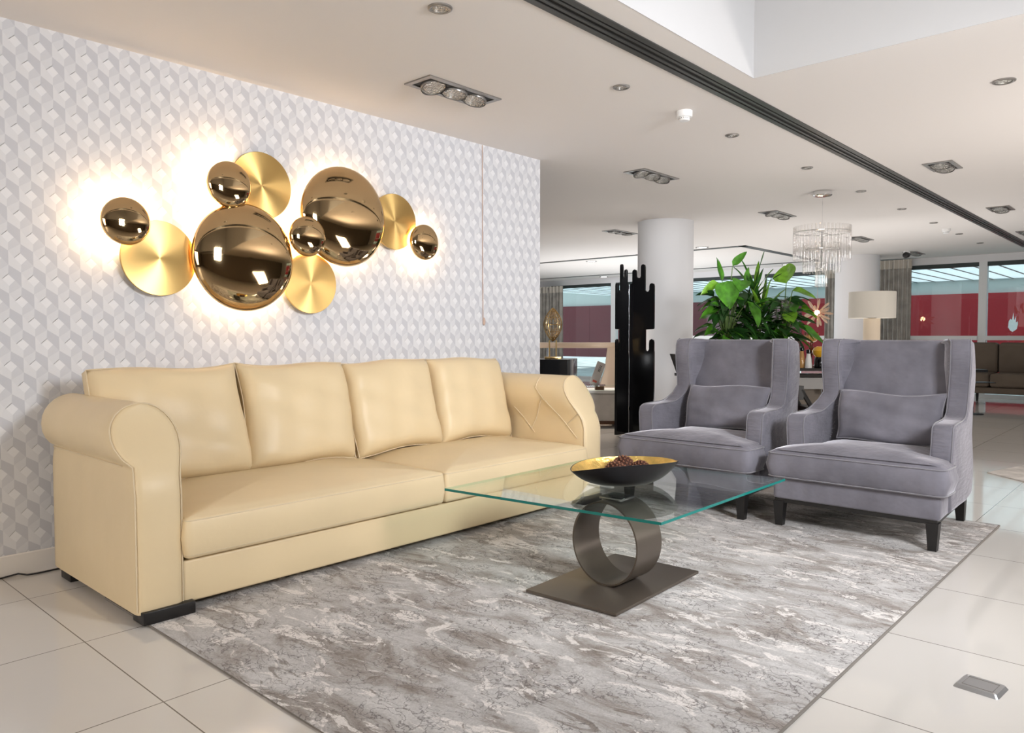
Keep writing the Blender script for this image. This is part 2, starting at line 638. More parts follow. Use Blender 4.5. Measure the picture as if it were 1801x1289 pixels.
def dense(poly, step=0.05):
    out = []
    n = len(poly)
    for i in range(n):
        a, b = Vector(poly[i]), Vector(poly[(i + 1) % n])
        k = max(1, int((b - a).length / step))
        for j in range(k):
            q = a.lerp(b, j / k)
            out.append((q.x, q.y))
    return out


def puff(outline, z0, z1, crown, belly=0.01, edge=0.025, bulge=0.012, center=None):
    """Upholstered cushion from a plan outline: rounded edge, crowned top."""
    n = len(outline)
    cx = center[0] if center else sum(p[0] for p in outline) / n
    cy = center[1] if center else sum(p[1] for p in outline) / n
    rings = []
    for s in (0.35, 0.7, 0.9):
        rings.append(('s', s, z0 - belly * (1 - s * s)))
    for i in range(4):
        a = (PI / 2) * i / 3
        rings.append(('o', edge * (1 - math.sin(a)), z0 + edge * (1 - math.cos(a))))
    rings.append(('o', -bulge, (z0 + z1) / 2))
    for i in range(3, -1, -1):
        a = (PI / 2) * i / 3
        rings.append(('o', edge * (1 - math.sin(a)), z1 - edge * (1 - math.cos(a))))
    for s in (0.93, 0.85, 0.74, 0.6, 0.45, 0.3, 0.15):
        rings.append(('s', s, z1 + crown * (1 - s ** 2.2)))
    b = MB()
    v, f = [], []
    for kind, d, z in rings:
        if kind == 's':
            pts = [(cx + (p[0] - cx) * d, cy + (p[1] - cy) * d) for p in outline]
        else:
            pts = offset_poly(outline, d) if abs(d) > 1e-6 else outline
        v += [(p[0], p[1], z) for p in pts]
    for i in range(len(rings) - 1):
        for k in range(n):
            l = (k + 1) % n
            f.append((i * n + k, i * n + l, (i + 1) * n + l, (i + 1) * n + k))
    v.append((cx, cy, z0 - belly))
    v.append((cx, cy, z1 + crown))
    last = (len(rings) - 1) * n
    for k in range(n):
        l = (k + 1) % n
        f.append((len(v) - 2, l, k))
        f.append((len(v) - 1, last + k, last + l))
    b.add(v, f)
    return b


def pillow(w, h, t, nu=26, nv=22, pinch=0.035, p=5.0, seed=1, wrinkle=0.006, edge_t=0.018):
    """Standing pillow in local x (width), z (height), y (thickness, front is -y); centred."""
    rnd = random.Random(seed)
    ph = [rnd.uniform(0, 6.28) for _ in range(6)]
    v, f = [], []
    for side in (-1, 1):
        for j in range(nv + 1):
            for i in range(nu + 1):
                u, q = -1 + 2 * i / nu, -1 + 2 * j / nv
                u = math.copysign(abs(u) ** 0.8, u)
                q = math.copysign(abs(q) ** 0.8, q)
                x = w / 2 * u * (1 - pinch * (1 - abs(q) ** 2.5) * 0.6)
                z = h / 2 * q * (1 - pinch * (1 - abs(u) ** 2.5))
                th = edge_t + (t / 2 - edge_t) * ((1 - abs(u) ** p) * (1 - abs(q) ** p)) ** 0.5
                wr = wrinkle * (math.sin(7 * u + 4 * q + ph[0]) * math.sin(5 * q - 3 * u + ph[1]) + 0.6 * math.sin(13 * q + 5 * u + ph[2]) * abs(u) ** 2)
                th = max(0.004, th + wr * (1 - abs(u) ** 6) * (1 - abs(q) ** 6))
                x += 0.008 * math.sin(3 * q + ph[3]) * abs(u)
                z += 0.010 * math.sin(3.2 * u + ph[4]) * abs(q)
                v.append((x, side * th, z))
    n = (nu + 1) * (nv + 1)
    idx = lambda s, i, j: s * n + j * (nu + 1) + i
    for s in (0, 1):
        for j in range(nv):
            for i in range(nu):
                q = (idx(s, i, j), idx(s, i + 1, j), idx(s, i + 1, j + 1), idx(s, i, j + 1))
                f.append(q if s == 0 else q[::-1])
    ring = [(i, 0) for i in range(nu)] + [(nu, j) for j in range(nv)] + [(i, nv) for i in range(nu, 0, -1)] + [(0, j) for j in range(nv, 0, -1)]
    m = len(ring)
    for k in range(m):
        a, b = ring[k], ring[(k + 1) % m]
        f.append((idx(0, *a), idx(1, *a), idx(1, *b), idx(0, *b)))
    b = MB()
    b.add(v, f)
    front = [v[idx(0, *r)] for r in ring]
    return b, front


def empty(name, loc=(0, 0, 0), rz=0.0):
    o = bpy.data.objects.new(name, None)
    C.objects.link(o)
    o.location = loc
    o.rotation_euler = (0, 0, rz)
    o.empty_display_size = 0.1
    return o


def tag(o, label, cat, group=None, kind=None):
    o['label'] = label
    o['category'] = cat
    if group:
        o['group'] = group
    if kind:
        o['kind'] = kind
    return o


def thing(name, label, cat, loc=(0, 0, 0), rz=0.0, group=None):
    return tag(empty(name, loc, rz), label, cat, group)


def copy_tree(o, parent=None):
    c = o.copy()
    C.objects.link(c)
    if parent:
        c.parent = parent
    for ch in list(o.children):
        copy_tree(ch, c)
    return c


H = 2.634

# ------------------------------------------------------------------ room shell
MB().box((-3.2, -6.2, -0.05), (16.3, 14.7, 0)).build('floor', 'floor_tiles', smooth=False, kind='structure')

c = MB()
# ceiling slabs around the void and the slot
c.box((-3.2, 2.25, H), (16.3, 14.7, H + 0.12))
c.box((-3.2, 1.952, H), (16.3, 2.09, H + 0.12))
c.box((4.216, -6.2, H), (16.3, 1.952, H + 0.12))
c.box((15.2, 2.09, H), (16.3, 2.25, H + 0.12))
c.box((-3.2, -6.2, H), (4.216, -4.6, H + 0.12))
c.build('ceiling', 'ceiling_paint', smooth=False, kind='structure')
c = MB()
c.box((-3.2, 1.9492, H - 0.0008), (4.2135, 1.9516, 5.6))
c.box((4.2132, -4.6, H - 0.0008), (4.2156, 1.9516, 5.6))
c.box((-3.2, -4.72, H + 0.001), (4.3, -4.6, 5.6))
c.box((-3.3, -4.7, H + 0.001), (-3.2, 2.05, 5.6))
c.box((-3.3, -4.72, 5.6), (4.32, 2.06, 5.7))
c.build('trim_1', 'fascia_paint', smooth=False, kind='structure')

# wallpapered wall: a tumbling-block pattern printed in six tones
WY = 4.177
WX1 = 4.942
w = MB()
w.box((-3.2, WY + 0.002, 0), (WX1, WY + 0.22, H))
w.build('wall_left', 'white_paint', smooth=False, kind='structure')


def wallpaper():
    v, f, mi = [], [], []
    px, rh = 0.1035, 0.1022
    hw, sd = px / 2, 0.068
    cap = (rh * 2 - sd * 2) / 2  # height of the pointed part

    def inside_clip(poly):
        def clip(pts, ax, lim, sign):
            out = []
            for i in range(len(pts)):
                a, b = pts[i - 1], pts[i]
                ia, ib = sign * (a[ax] - lim) >= 0, sign * (b[ax] - lim) >= 0
                if ia != ib:
                    t = (lim - a[ax]) / (b[ax] - a[ax])
                    out.append((a[0] + t * (b[0] - a[0]), a[1] + t * (b[1] - a[1])))
                if ib:
                    out.append(b)
            return out
        for ax, lim, s in ((0, -0.6, 1), (0, WX1, -1), (1, 0.10, 1), (1, H, -1)):
            poly = clip(poly, ax, lim, s)
            if len(poly) < 3:
                return None
        return poly

    def put(poly, m):
        q = inside_clip(poly)
        if not q:
            return
        k = len(v)
        v.extend((x, WY, z) for x, z in q)
        f.append(tuple(range(k, k + len(q))))
        mi.append(m)

    for r in range(-1, 27):
        cz = 2.54 - r * rh
        for i in range(-17, 39):
            cx = 1.103 + i * px + (hw if r % 2 else 0)
            P = lambda a, b: (cx + a * hw, cz + b)
            t, bo = P(0, sd / 2 + cap), P(0, -sd / 2 - cap)
            ur, lr, ul, ll = P(1, sd / 2), P(1, -sd / 2), P(-1, sd / 2), P(-1, -sd / 2)
            dt, dr, db, dl = P(-0.04, 0.024), P(0.48, -0.004), P(0.02, -0.031), P(-0.52, 0.0)
            put([t, dt, dl, ul], 0)
            put([ul, dl, ll], 1)
            put([ll, dl, db, bo], 1)
            put([t, ur, dr, dt], 4)
            put([ur, lr, dr], 4)
            put([dr, lr, bo, db], 3)
            put([dl, db, dr, dt], 2)
            put([dl, dt, P(-0.04, 0.0265), P(-0.53, 0.002)], 5)
    o = link_mesh('wallpaper', v, f, None, None, False, mids=mi,
                  mats=['paper_light', 'paper_pale', 'paper_bright', 'paper_mid', 'paper_dark', 'paper_line'])
    o['kind'] = 'structure'
    for p in o.data.polygons:
        if p.normal.y > 0:
            p.flip()
    return o


wp = wallpaper()
wp.name = 'trim_2'
b = MB()
b.extrude([(WY, 0.0), (WY, 0.10), (WY - 0.008, 0.105), (WY - 0.014, 0.10), (WY - 0.014, 0.0)], -3.2, WX1 + 0.01, YZ)
b.build('baseboard_left', 'skirting', smooth=False, kind='structure')

MB().box((-3.3, -6.2, 0), (-3.2, 14.7, H)).build('wall_rear', 'dark_wall', smooth=False, kind='structure')
MB().box((-3.2, -6.3, 0), (16.3, -6.2, H)).build('wall_right', 'dark_wall', smooth=False, kind='structure')
MB().box((WX1 - 0.2, 14.6, 0), (16.3, 14.7, H)).build('wall_far', 'white_paint', smooth=False, kind='structure')

# window wall at the end of the showroom
XW = 16.1
wallb = MB()
wallb.box((XW, -6.2, 2.50), (XW + 0.2, 14.7, H))
wallb.box((XW, 13.3, 0), (XW + 0.2, 14.7, 2.5))
wallb.box((XW, -6.2, 0), (XW + 0.2, -3.0, 2.5))
wallb.build('wall_back', 'white_paint', smooth=False, kind='structure')
posts = [-3.0, 0.4, 2.98, 4.95, 7.2, 9.3, 11.16, 13.3]
for k in range(len(posts) - 1):
    y0, y1 = posts[k] + 0.065, posts[k + 1] - 0.065
    fr = MB()
    fr.box((XW, y0 - 0.065, 0), (XW + 0.14, y0, 2.5))
    fr.box((XW, y1, 0), (XW + 0.14, y1 + 0.065, 2.5))
    fr.box((XW, y0, 0), (XW + 0.14, y1, 0.07))
    if posts[k] < 9:
        fr.box((XW - 0.05, y0, 1.065), (XW + 0.12, y1, 1.145))
    fo = fr.build('window_%d' % (k + 1), 'white_frame', smooth=False, kind='structure')
    hd = MB().box((XW + 0.03, y0, 2.425), (XW + 0.12, y1, 2.5))
    hd.build('window_header', 'window_dark', fo, smooth=False)
    MB().box((XW + 0.07, y0, 0.07), (XW + 0.078, y1, 2.43)).build('window_pane', 'window_glass', fo, smooth=False)

# round structural columns
for cx, cy, r in ((8.74, 5.23, 0.36), (14.9, 4.80, 0.385)):
    MB().lathe([(r, 0.0), (r, H)], 64, (cx, cy, 0)).build('trim_3' if cx < 10 else 'trim_4', 'white_paint', kind='structure')

# air slot in the ceiling, with its blades
sl = thing('slot_diffuser', 'long black linear air slot running across the ceiling', 'air vent', (8.8, 2.17, H))
MB().box((-12.0, -0.079, 0.002), (6.38, 0.079, 0.10)).build('slot_box', 'black_slot', sl, smooth=False)
for dy in (-0.062, -0.024, 0.020, 0.062):
    wd = 0.018 if abs(dy) > 0.05 else 0.009
    MB().box((-12.0, dy - wd, -0.006), (6.38, dy + wd, 0.05)).build('blade', 'dark_blade', sl, smooth=False)

# second slot, looping round the far lit zone
sl2 = thing('slot_diffuser', 'thin dark ceiling slot looping round the bright far zone by the windows', 'air vent', (13.5, 9.5, H))
lp = MB()
for (xa, ya), (xb, yb) in (((11.9, 13.6), (11.9, 5.65)), ((11.9, 5.65), (15.25, 5.65)), ((15.25, 5.65), (15.25, 13.6))):
    lp.box((min(xa, xb) - 0.07 - 13.5, min(ya, yb) - 0.07 - 9.5, -0.006), (max(xa, xb) + 0.07 - 13.5, max(ya, yb) + 0.07 - 9.5, 0.002))
lp.build('slot_strip', 'dark_blade', sl2, smooth=False)

# ------------------------------------------------------------------ ceiling lights


def spot_bulb(parent, x, y, tilt, ax, r=0.075):
    b = MB()
    b.lathe([(r, 0.0), (r * 1.0, 0.012), (r * 0.93, 0.014), (r * 0.92, 0.006), (r * 0.6, 0.045), (r * 0.22, 0.06), (0.012, 0.06)], 28)
    b.xform(Matrix.Translation((x, y, -0.019)) @ Matrix.Rotation(tilt * 0.62, 4, ax))
    o = b.build('spot_bulb', 'reflector', parent)
    q = MB()
    q.lathe([(r * 1.02, -0.004), (r * 1.06, 0.004), (r * 1.02, 0.016), (r * 0.95, 0.016), (r * 0.95, -0.004)], 28, close=False)
    q.xform(Matrix.Translation((x, y, -0.019)) @ Matrix.Rotation(tilt * 0.62, 4, ax))
    q.build('bulb_ring', 'light_frame', o)
    return o


def multi_spot(label, cx, cy, n, tilts, lx, ly, group):
    t = thing('recessed_spotlight', label, 'ceiling light', (cx, cy, H), 0, group)
    fr = MB()
    a, b2, fw = lx / 2, ly / 2, 0.032
    fr.box((-a, -b2, -0.008), (a, -b2 + fw, 0.0)).box((-a, b2 - fw, -0.008), (a, b2, 0.0))
    fr.box((-a, -b2 + fw, -0.008), (-a + fw, b2 - fw, 0.0)).box((a - fw, -b2 + fw, -0.008), (a, b2 - fw, 0.0))
    fr.build('frame', 'light_frame', t, smooth=False)
    MB().box((-a + fw, -b2 + fw, -0.002), (a - fw, b2 - fw, 0.0)).build('housing', 'black_slot', t, smooth=False)
    step = (lx - 0.09) / n
    for k in range(n):
        tl, ax = tilts[k]
        spot_bulb(t, -lx / 2 + 0.045 + step * (k + 0.5), 0, tl, ax)
    return t


MG = 'gimbal spot panels in the ceiling'
multi_spot('recessed panel of three spot bulbs nearest the camera, above the sofa', 3.21, 3.397, 3, [(R(-28), 'X'), (R(14), 'Y'), (R(24), 'Y')], 0.595, 0.23, MG)
multi_spot('recessed panel of three spot bulbs second in the row, past the wallpaper end', 6.10, 3.80, 3, [(R(-24), 'X'), (R(22), 'Y'), (R(28), 'Y')], 0.60, 0.23, MG)
multi_spot('recessed panel of three spot bulbs third in the row, left of the glass chandelier', 9.08, 3.87, 3, [(R(-24), 'X'), (R(14), 'Y'), (R(28), 'Y')], 0.60, 0.23, MG)
multi_spot('recessed panel of spot bulbs just right of the glass chandelier', 12.2, 3.90, 3, [(R(-20), 'X'), (R(14), 'Y'), (R(20), 'Y')], 0.60, 0.23, MG)
multi_spot('recessed panel of spot bulbs beside the small black security camera', 15.0, 3.86, 3, [(R(-20), 'X'), (R(14), 'Y'), (R(20), 'Y')], 0.60, 0.23, MG)
multi_spot('flat recessed spot panel in the ceiling just left of the round column', 9.14, 6.21, 3, [(0, 'X'), (0, 'X'), (0, 'X')], 0.60, 0.23, MG)
multi_spot('recessed panel of two spot bulbs right of the black slot, nearer the camera', 7.475, 1.71, 2, [(R(16), 'Y'), (R(24), 'Y')], 0.40, 0.23, MG)
multi_spot('recessed panel of two spot bulbs right of the black slot, farther from the camera', 10.43, 1.77, 2, [(R(16), 'Y'), (R(24), 'Y')], 0.40, 0.23, MG)
multi_spot('recessed spot panel cut by the right edge of the frame near the slot end', 13.05, 1.88, 2, [(R(16), 'Y'), (R(24), 'Y')], 0.40, 0.23, MG)

RG = 'small round downlights in the ceiling'


def downlight(label, x, y, r=0.05, on=False):
    t = thing('round_downlight', label, 'ceiling light', (x, y, H), 0, RG)
    MB().lathe([(r, 0.0), (r, -0.006), (r * 0.86, -0.010), (r * 0.72, -0.008), (r * 0.72, 0.0)], 32, close=False).build('trim_ring', 'light_frame', t)
    MB().lathe([(r * 0.72, 0.0), (r * 0.70, -0.005), (r * 0.3, -0.003)], 28).build('lamp', 'downlight_on' if on else 'reflector', t)
    return t


names = ['at the very top of the frame, nearest the camera', 'left of the white smoke detector', 'right of the white smoke detector',
         'fourth along the slot, above the chandelier canopy', 'right of the chandelier canopy beside the slot',
         'sixth along the slot from the camera', 'just left of the far smoke detector', 'just right of the far smoke detector',
         'last along the slot before the window wall']
for k, nme in enumerate(names):
    downlight('small round ceiling downlight ' + nme, 2.36 + 1.463 * k, 2.59 + 0.008 * k, 0.056 if k == 0 else 0.05)
downlight('small round chrome downlight right of the slot below the white void', 5.238, 0.888, 0.06)
downlight('glowing round downlight just left of the column, near side of the far slot', 12.3, 9.05, 0.11, True)
downlight('glowing round downlight above the left far window', 15.75, 11.2, 0.11, True)
downlight('glowing round downlight just right of the column', 11.62, 6.25, 0.11, True)
downlight('glowing round downlight above the middle window behind the plants', 15.6, 6.43, 0.11, True)


def smoke_detector(label, x, y):
    t = thing('smoke_detector', label, 'smoke detector', (x, y, H), 0, 'smoke detectors on the ceiling')
    MB().lathe([(0.052, 0.0), (0.052, -0.034), (0.049, -0.040), (0.030, -0.042)], 40).build('base', 'plastic_white', t)
    MB().lathe([(0.036, -0.040), (0.036, -0.058), (0.030, -0.064), (0.006, -0.066)], 32).build('sensor_head', 'plastic_white', t)
    vb = MB()
    for k in range(8):
        a = k * PI / 4 + 0.2
        vb.add([(0.0366 * math.cos(a + s), 0.0366 * math.sin(a + s), z) for s, z in ((-0.25, -0.045), (0.25, -0.045), (0.25, -0.053), (-0.25, -0.053))], [(0, 1, 2, 3)])
    vb.build('vent_slots', 'black_slot', t, smooth=False)


smoke_detector('white round smoke detector on the ceiling left of the black slot, near the camera', 4.52, 2.57)
smoke_detector('white round smoke detector far back on the ceiling near the window wall', 11.9, 2.66)

# security camera
t = thing('security_camera', 'small black security camera on the far ceiling beside a spot panel', 'camera', (14.55, 3.86, H))
MB().lathe([(0.055, 0.0), (0.055, -0.03), (0.04, -0.05), (0.02, -0.06)], 24).build('mount', 'plastic_white', t)
b = MB()
b.lathe([(0.052, 0.0), (0.055, 0.05), (0.05, 0.10), (0.03, 0.115)], 24)
b.xform(Matrix.Translation((-0.02, -0.0, -0.07)) @ Matrix.Rotation(R(-100), 4, 'Y') @ Matrix.Translation((0, 0, -0.05)))
b.build('camera_body', 'black_plastic', t)

# ------------------------------------------------------------------ rug
RUG_T = 0.009
rg = MB()
rg.extrude(round_poly(rect(1.21, 0.865, 5.31, 3.5), 0.006, 2), 0.0, RUG_T, XY, 0.003, 2)
o = rg.build('area_rug', 'rug_pile')
tag(o, 'large grey marbled rug under the glass coffee table and sofa front', 'rug')
e = MB()
e.tube([(1.21, 0.865, 0.0055), (5.31, 0.865, 0.0055), (5.31, 3.5, 0.0055), (1.21, 3.5, 0.0055)], 0.0055, 6, True)
e.build('bound_edge', 'rug_edge', o)

pr = MB()
pr.extrude([(7.32, 1.29), (7.05, 0.98), (7.3, -0.6), (8.9, -0.6), (8.2, 1.05)], 0.0, 0.008, XY)
tag(pr.build('area_rug', 'pale_rug', smooth=False), 'pale patterned rug at the far right on the tiles behind the armchairs', 'rug')

# ------------------------------------------------------------------ sofa
sofa = thing('leather_sofa', 'long cream leather four-cushion sofa with rolled arms against the wallpaper', 'sofa', (1.175, 3.05, 0))
S0 = Vector((1.175, 3.05, 0))


def sp(x, y, z):
    return (x - S0.x, y - S0.y, z)


def arm_half(z):
    """half width of the arm front at height z"""
    r, zc, neck = 0.136, 0.735, 0.092
    if z > zc - 0.108:
        d = max(0.0, r * r - (z - zc) ** 2)
        return math.sqrt(d)
    t = (zc - 0.108 - z) / 0.07
    base = math.sqrt(r * r - 0.108 ** 2)
    if t < 1:
        return base + (neck - base) * t
    return neck


def arm_inner(z):
    r, zc, neck = 0.136, 0.735, 0.092
    if z >= zc:
        return arm_half(z)
    t = max(0.0, min(1.0, (zc - z) / 0.19))
    return r + (neck - r) * t * t * (3 - 2 * t)


def arm_rec(z):
    t = max(0.0, min(1.0, (z - 0.50) / 0.37))
    return 0.175 * (t * t * (3 - 2 * t)) ** 1.1


def sofa_arm(xc, mirror=1):
    zs = [0.047, 0.056, 0.075, 0.15, 0.25, 0.35, 0.45, 0.51, 0.55, 0.575, 0.60, 0.613, 0.627, 0.645, 0.67, 0.70, 0.735, 0.77, 0.80, 0.825, 0.845, 0.858, 0.866, 0.8705]
    n = len(zs)
    yb = 4.06
    stations = [(0.030, 0.0), (0.014, 0.004), (0.004, 0.014), (0.0, 0.032)] + [(0.0, y) for y in (0.10, 0.25, 0.45, 0.65, 0.85, 0.95)] + [(0.005, 0.985), (0.02, 1.0)]
    v, f = [], []
    for ins, d in stations:
        row = []
        for z in zs:
            w = max(0.004, arm_half(z) - ins)
            zz = z
            if ins:
                zz = 0.735 + (z - 0.735) * (1 - ins * 1.0) if z > 0.735 else z
            front = 3.05 + arm_rec(z)
            y = front + (yb - front) * d if d > 0.04 else front + d
            puffy = 0.006 * math.sin(d * 22 + z * 9) if z > 0.63 and 0.05 < d < 0.96 else 0
            wi = max(0.004, arm_inner(z) - ins)
            wl, wr = (w, wi) if mirror < 0 else (wi, w)
            row.append((xc, wl + puffy, wr + puffy, y, zz))
        for x, wl, wr, y, zz in row:
            v.append(sp(x - wl, y, zz))
        for x, wl, wr, y, zz in reversed(row):
            v.append(sp(x + wr, y, zz))
    m = 2 * n
    for s in range(len(stations) - 1):
        for k in range(m):
            l = (k + 1) % m
            f.append((s * m + k, s * m + l, (s + 1) * m + l, (s + 1) * m + k))
    for s in (0, len(stations) - 1):
        for k in range(n - 1):
            q = (s * m + k, s * m + k + 1, s * m + m - 2 - k, s * m + m - 1 - k)
            f.append(q)
    b = MB()
    b.add(v, f)
    o = b.build('arm', 'leather', sofa, sharp=60)
    # welt round the rolled front and down the front corners
    pts = []
    zz = [0.06, 0.2, 0.4, 0.52, 0.575, 0.60, 0.627, 0.66, 0.70, 0.735, 0.77, 0.80, 0.83, 0.85, 0.862, 0.8695]
    for z in zz:
        pts.append(sp(xc - (arm_half(z) if mirror < 0 else arm_inner(z)) * 0.985, 3.05 + arm_rec(z) + 0.012, z))
    for z in reversed(zz):
        pts.append(sp(xc + (arm_inner(z) if mirror < 0 else arm_half(z)) * 0.985, 3.05 + arm_rec(z) + 0.012, z))
    MB().tube(pts, 0.0035, 6).build('piping', 'leather_piping', o)
    if mirror < 0:
        b = MB()
        for lx in (xc - 0.132,):
            b.tube([sp(xc - arm_half(0.627) - 0.001, y, 0.622) for y in (3.2, 3.5, 3.8, 4.04)], 0.003, 6)
        b.build('seam', 'leather_piping', o)
    else:
        def on(y, z):
            return sp(xc - arm_inner(z) - 0.0005, y, z)
        b = MB()
        for line in (((3.47, 0.86), (3.46, 0.78), (3.12, 0.45)), ((3.83, 0.78), (3.50, 0.46)), ((3.41, 0.70), (3.53, 0.48)), ((3.10, 0.62), (3.22, 0.53))):
            pts = []
            for (ya, za), (yb2, zb) in zip(line[:-1], line[1:]):
                for k in range(10):
                    q = k / 9
                    pts.append(on(ya + (yb2 - ya) * q, za + (zb - za) * q))
            b.tube(pts, 0.0035, 6)
        b.build('quilting_seam', 'leather_piping', o)
    return o


sofa_arm(1.265, -1)
sofa_arm(4.178, 1)
b = MB()
b.extrude(round_poly(rect(1.352, 3.062, 4.09, 4.05), 0.02, 3), 0.047, 0.225, XY, 0.012, 3)
b.warp(lambda x, y, z: sp(x, y, z))
b.build('seat_base', 'leather', sofa)
b = MB()
b.extrude(round_poly(rect(1.352, 3.86, 4.09, 4.07), 0.05, 4), 0.22, 0.83, XY, 0.05, 4)
b.warp(lambda x, y, z: sp(x, y, z))
b.build('back_frame', 'leather', sofa)
for x0, x1 in ((1.358, 2.786), (2.790, 4.086)):
    ol = dense(round_poly(rect(x0, 3.028, x1, 3.86), [0.03, 0.03, 0.02, 0.02], 4), 0.06)
    b = puff(ol, 0.232, 0.405, 0.058, 0.0, 0.022, 0.010)
    b.warp(lambda x, y, z: sp(x, y, z))
    o = b.build('seat_cushion', 'leather', sofa, sharp=70)
    pz = MB()
    for zz in (0.250, 0.392):
        pz.tube([sp(x, y, zz) for x, y in offset_poly(ol, 0.0035)], 0.0032, 6, True)
    pz.build('piping', 'leather_piping', o)
for k, (xc, wd) in enumerate(((1.645, 0.735), (2.345, 0.68), (3.02, 0.675), (3.70, 0.68))):
    b, front = pillow(wd, 0.585, 0.25, pinch=0.035, p=6.0, seed=11 + k, wrinkle=0.009, edge_t=0.03)
    M = Matrix.Translation(sp(xc, 3.80, 0.705)) @ Matrix.Rotation(R(-17), 4, 'X') @ Matrix.Rotation(R((-1.0, 1.5, -1.2, 1.0)[k]), 4, 'Y')
    b.xform(M)
    o = b.build('back_cushion', 'leather', sofa, sharp=80)
    MB().tube([M @ Vector((p[0] * 1.001, p[1] - 0.001, p[2] * 1.001)) for p in front], 0.0034, 6, True).build('piping', 'leather_piping', o)
for x0, x1, y0, y1 in ((1.185, 1.395, 3.03, 3.14), (1.185, 1.30, 3.86, 3.99), (4.05, 4.255, 3.03, 3.14), (4.05, 4.255, 3.86, 3.99)):
    z0 = RUG_T + 0.0005 if y0 < 3.5 else 0.0
    b = MB().extrude(round_poly(rect(x0, y0, x1, y1), 0.008, 2), z0, 0.06, XY, 0.003, 2)
    b.warp(lambda x, y, z: sp(x, y, z))
    b.build('foot', 'black_wood', sofa)

# ------------------------------------------------------------------ armchairs


def make_armchair(name, label, loc):
    """local: x forward is -x (front at 0), y across, centre at y = 0"""
    t = thing(name, label, 'armchair', loc, 0, 'grey velvet wing armchairs')
    # legs and rail
    for x, y, back in ((0.035, -0.415, 0), (0.035, 0.415, 0), (0.855, -0.37, 1), (0.855, 0.37, 1)):
        b = MB()
        dx = 0.03 if back else -0.0
        b.taper((x + dx, y, 0.0), (0.042, 0.042), (x, y, 0.15), (0.062, 0.062))
        b.build('leg', 'black_wood', t, smooth=False)
    fr = MB().extrude([(0.012, -0.438), (0.862, -0.400), (0.862, 0.400), (0.012, 0.438)], 0.142, 0.168, XY)
    fr.build('base_rail', 'black_wood', t, smooth=False)
    # upholstered base
    b = MB()
    b.extrude(dense(round_poly([(0.0, -0.452), (0.885, -0.415), (0.885, 0.415), (0.0, 0.452)], 0.03, 4), 0.12), 0.166, 0.292, XY, 0.012, 3)
    b.build('seat_base', 'velvet', t)
    # T cushion
    pl = round_poly([(-0.022, -0.482), (0.215, -0.482), (0.215, -0.352), (0.70, -0.345), (0.70, 0.345), (0.215, 0.352), (0.215, 0.482), (-0.022, 0.482)],
                    [0.05, 0.03, 0.02, 0.04, 0.04, 0.02, 0.03, 0.05], 4)
    ol = dense(pl, 0.045)
    b = puff(ol, 0.288, 0.452, 0.052, 0.0, 0.028, 0.016, center=(0.25, 0))
    rnd = random.Random(5)

    def crease(x, y, z):
        if x < 0.0 and 0.30 < z < 0.44:
            x += 0.006 * math.sin(38 * y + 2.0 * math.sin(9 * y)) * (0.45 - z) / 0.15
        return (x, y, z)
    b.warp(crease)
    sc_ = b.build('seat_cushion', 'velvet', t, sharp=75)
    pz = MB()
    pz.tube([(x, y, 0.438) for x, y in offset_poly(ol, 0.001)], 0.0035, 6, True)
    pz.tube([(x, y, 0.300) for x, y in offset_poly(ol, 0.001)], 0.0035, 6, True)
    pz.build('piping', 'velvet_piping', sc_)
    # wing + arm sides
    prof = [(0.215, 0.17), (0.215, 0.60), (0.225, 0.635), (0.26, 0.652), (0.36, 0.655), (0.47, 0.657), (0.535, 0.666), (0.578, 0.686), (0.602, 0.722), (0.612, 0.775),
            (0.613, 0.83), (0.606, 0.92), (0.603, 1.0), (0.606, 1.07), (0.618, 1.105), (0.645, 1.120), (0.72, 1.118), (0.86, 1.108), (0.895, 1.09), (0.905, 1.05),
            (0.895, 0.7), (0.882, 0.17)]
    prof = dense(prof, 0.05)
    for s in (-1, 1):
        b = MB()
        b.extrude(prof, 0.0, 0.115, lambda u, w, h: (u, h, w), 0.022, 4)

        def shape(x, y, z, s=s):
            inner = y / 0.115
            yo = 0.457 - y
            if x > 0.62 and z > 0.45:
                yo -= 0.060 * inner * min(1.0, (x - 0.62) / 0.12)
            yo -= 0.036 * max(0.0, (x - 0.62) / 0.3)
            if z > 0.66 and s > 0:
                q = min(1.0, (z - 0.66) / 0.12)
                yo -= 0.066 * q * q * (3 - 2 * q)
            yo += 0.006 * math.sin(11 * z + 5 * x)
            return (x, s * yo, z)
        b.warp(shape)
        o = b.build('wing_side', 'velvet_ruched', t, sharp=70)
        # piped front edges of arm and wing
        pz = MB()
        for h in (0.006, 0.109):
            pts = []
            for u, w in prof:
                if u < 0.66 and w > 0.29:
                    pts.append(shape(u + 0.004, h, w - 0.003 if u < 0.3 else w))
            pz.tube(pts, 0.0032, 6)
        pz.build('piping', 'velvet_piping', o)
    # back
    b = MB()
    bp = [(0.62, 0.28), (0.70, 0.60), (0.745, 0.90), (0.755, 1.06), (0.765, 1.098), (0.79, 1.112), (0.85, 1.104), (0.89, 1.08), (0.90, 1.04), (0.89, 0.7), (0.878, 0.28)]
    b.extrude(dense(bp, 0.06), -0.36, 0.36, lambda u, w, h: (u, h, w), 0.015, 3)

    def bow(x, y, z):
        if x < 0.76 and 0.3 < z < 1.08:
            x -= 0.028 * (1 - (y / 0.36) ** 2)
        return (x, y, z)
    b.warp(bow)
    b.build('backrest', 'velvet', t, sharp=60)
    return t


CH = make_armchair('wing_armchair', 'grey velvet wing armchair on the right, nearer the camera, fully in view', (4.405, 1.435, RUG_T))
CH2 = copy_tree(CH)
CH2.location = (4.375, 2.495, RUG_T)
CH2['label'] = 'grey velvet wing armchair on the left, in front of the tall plants'


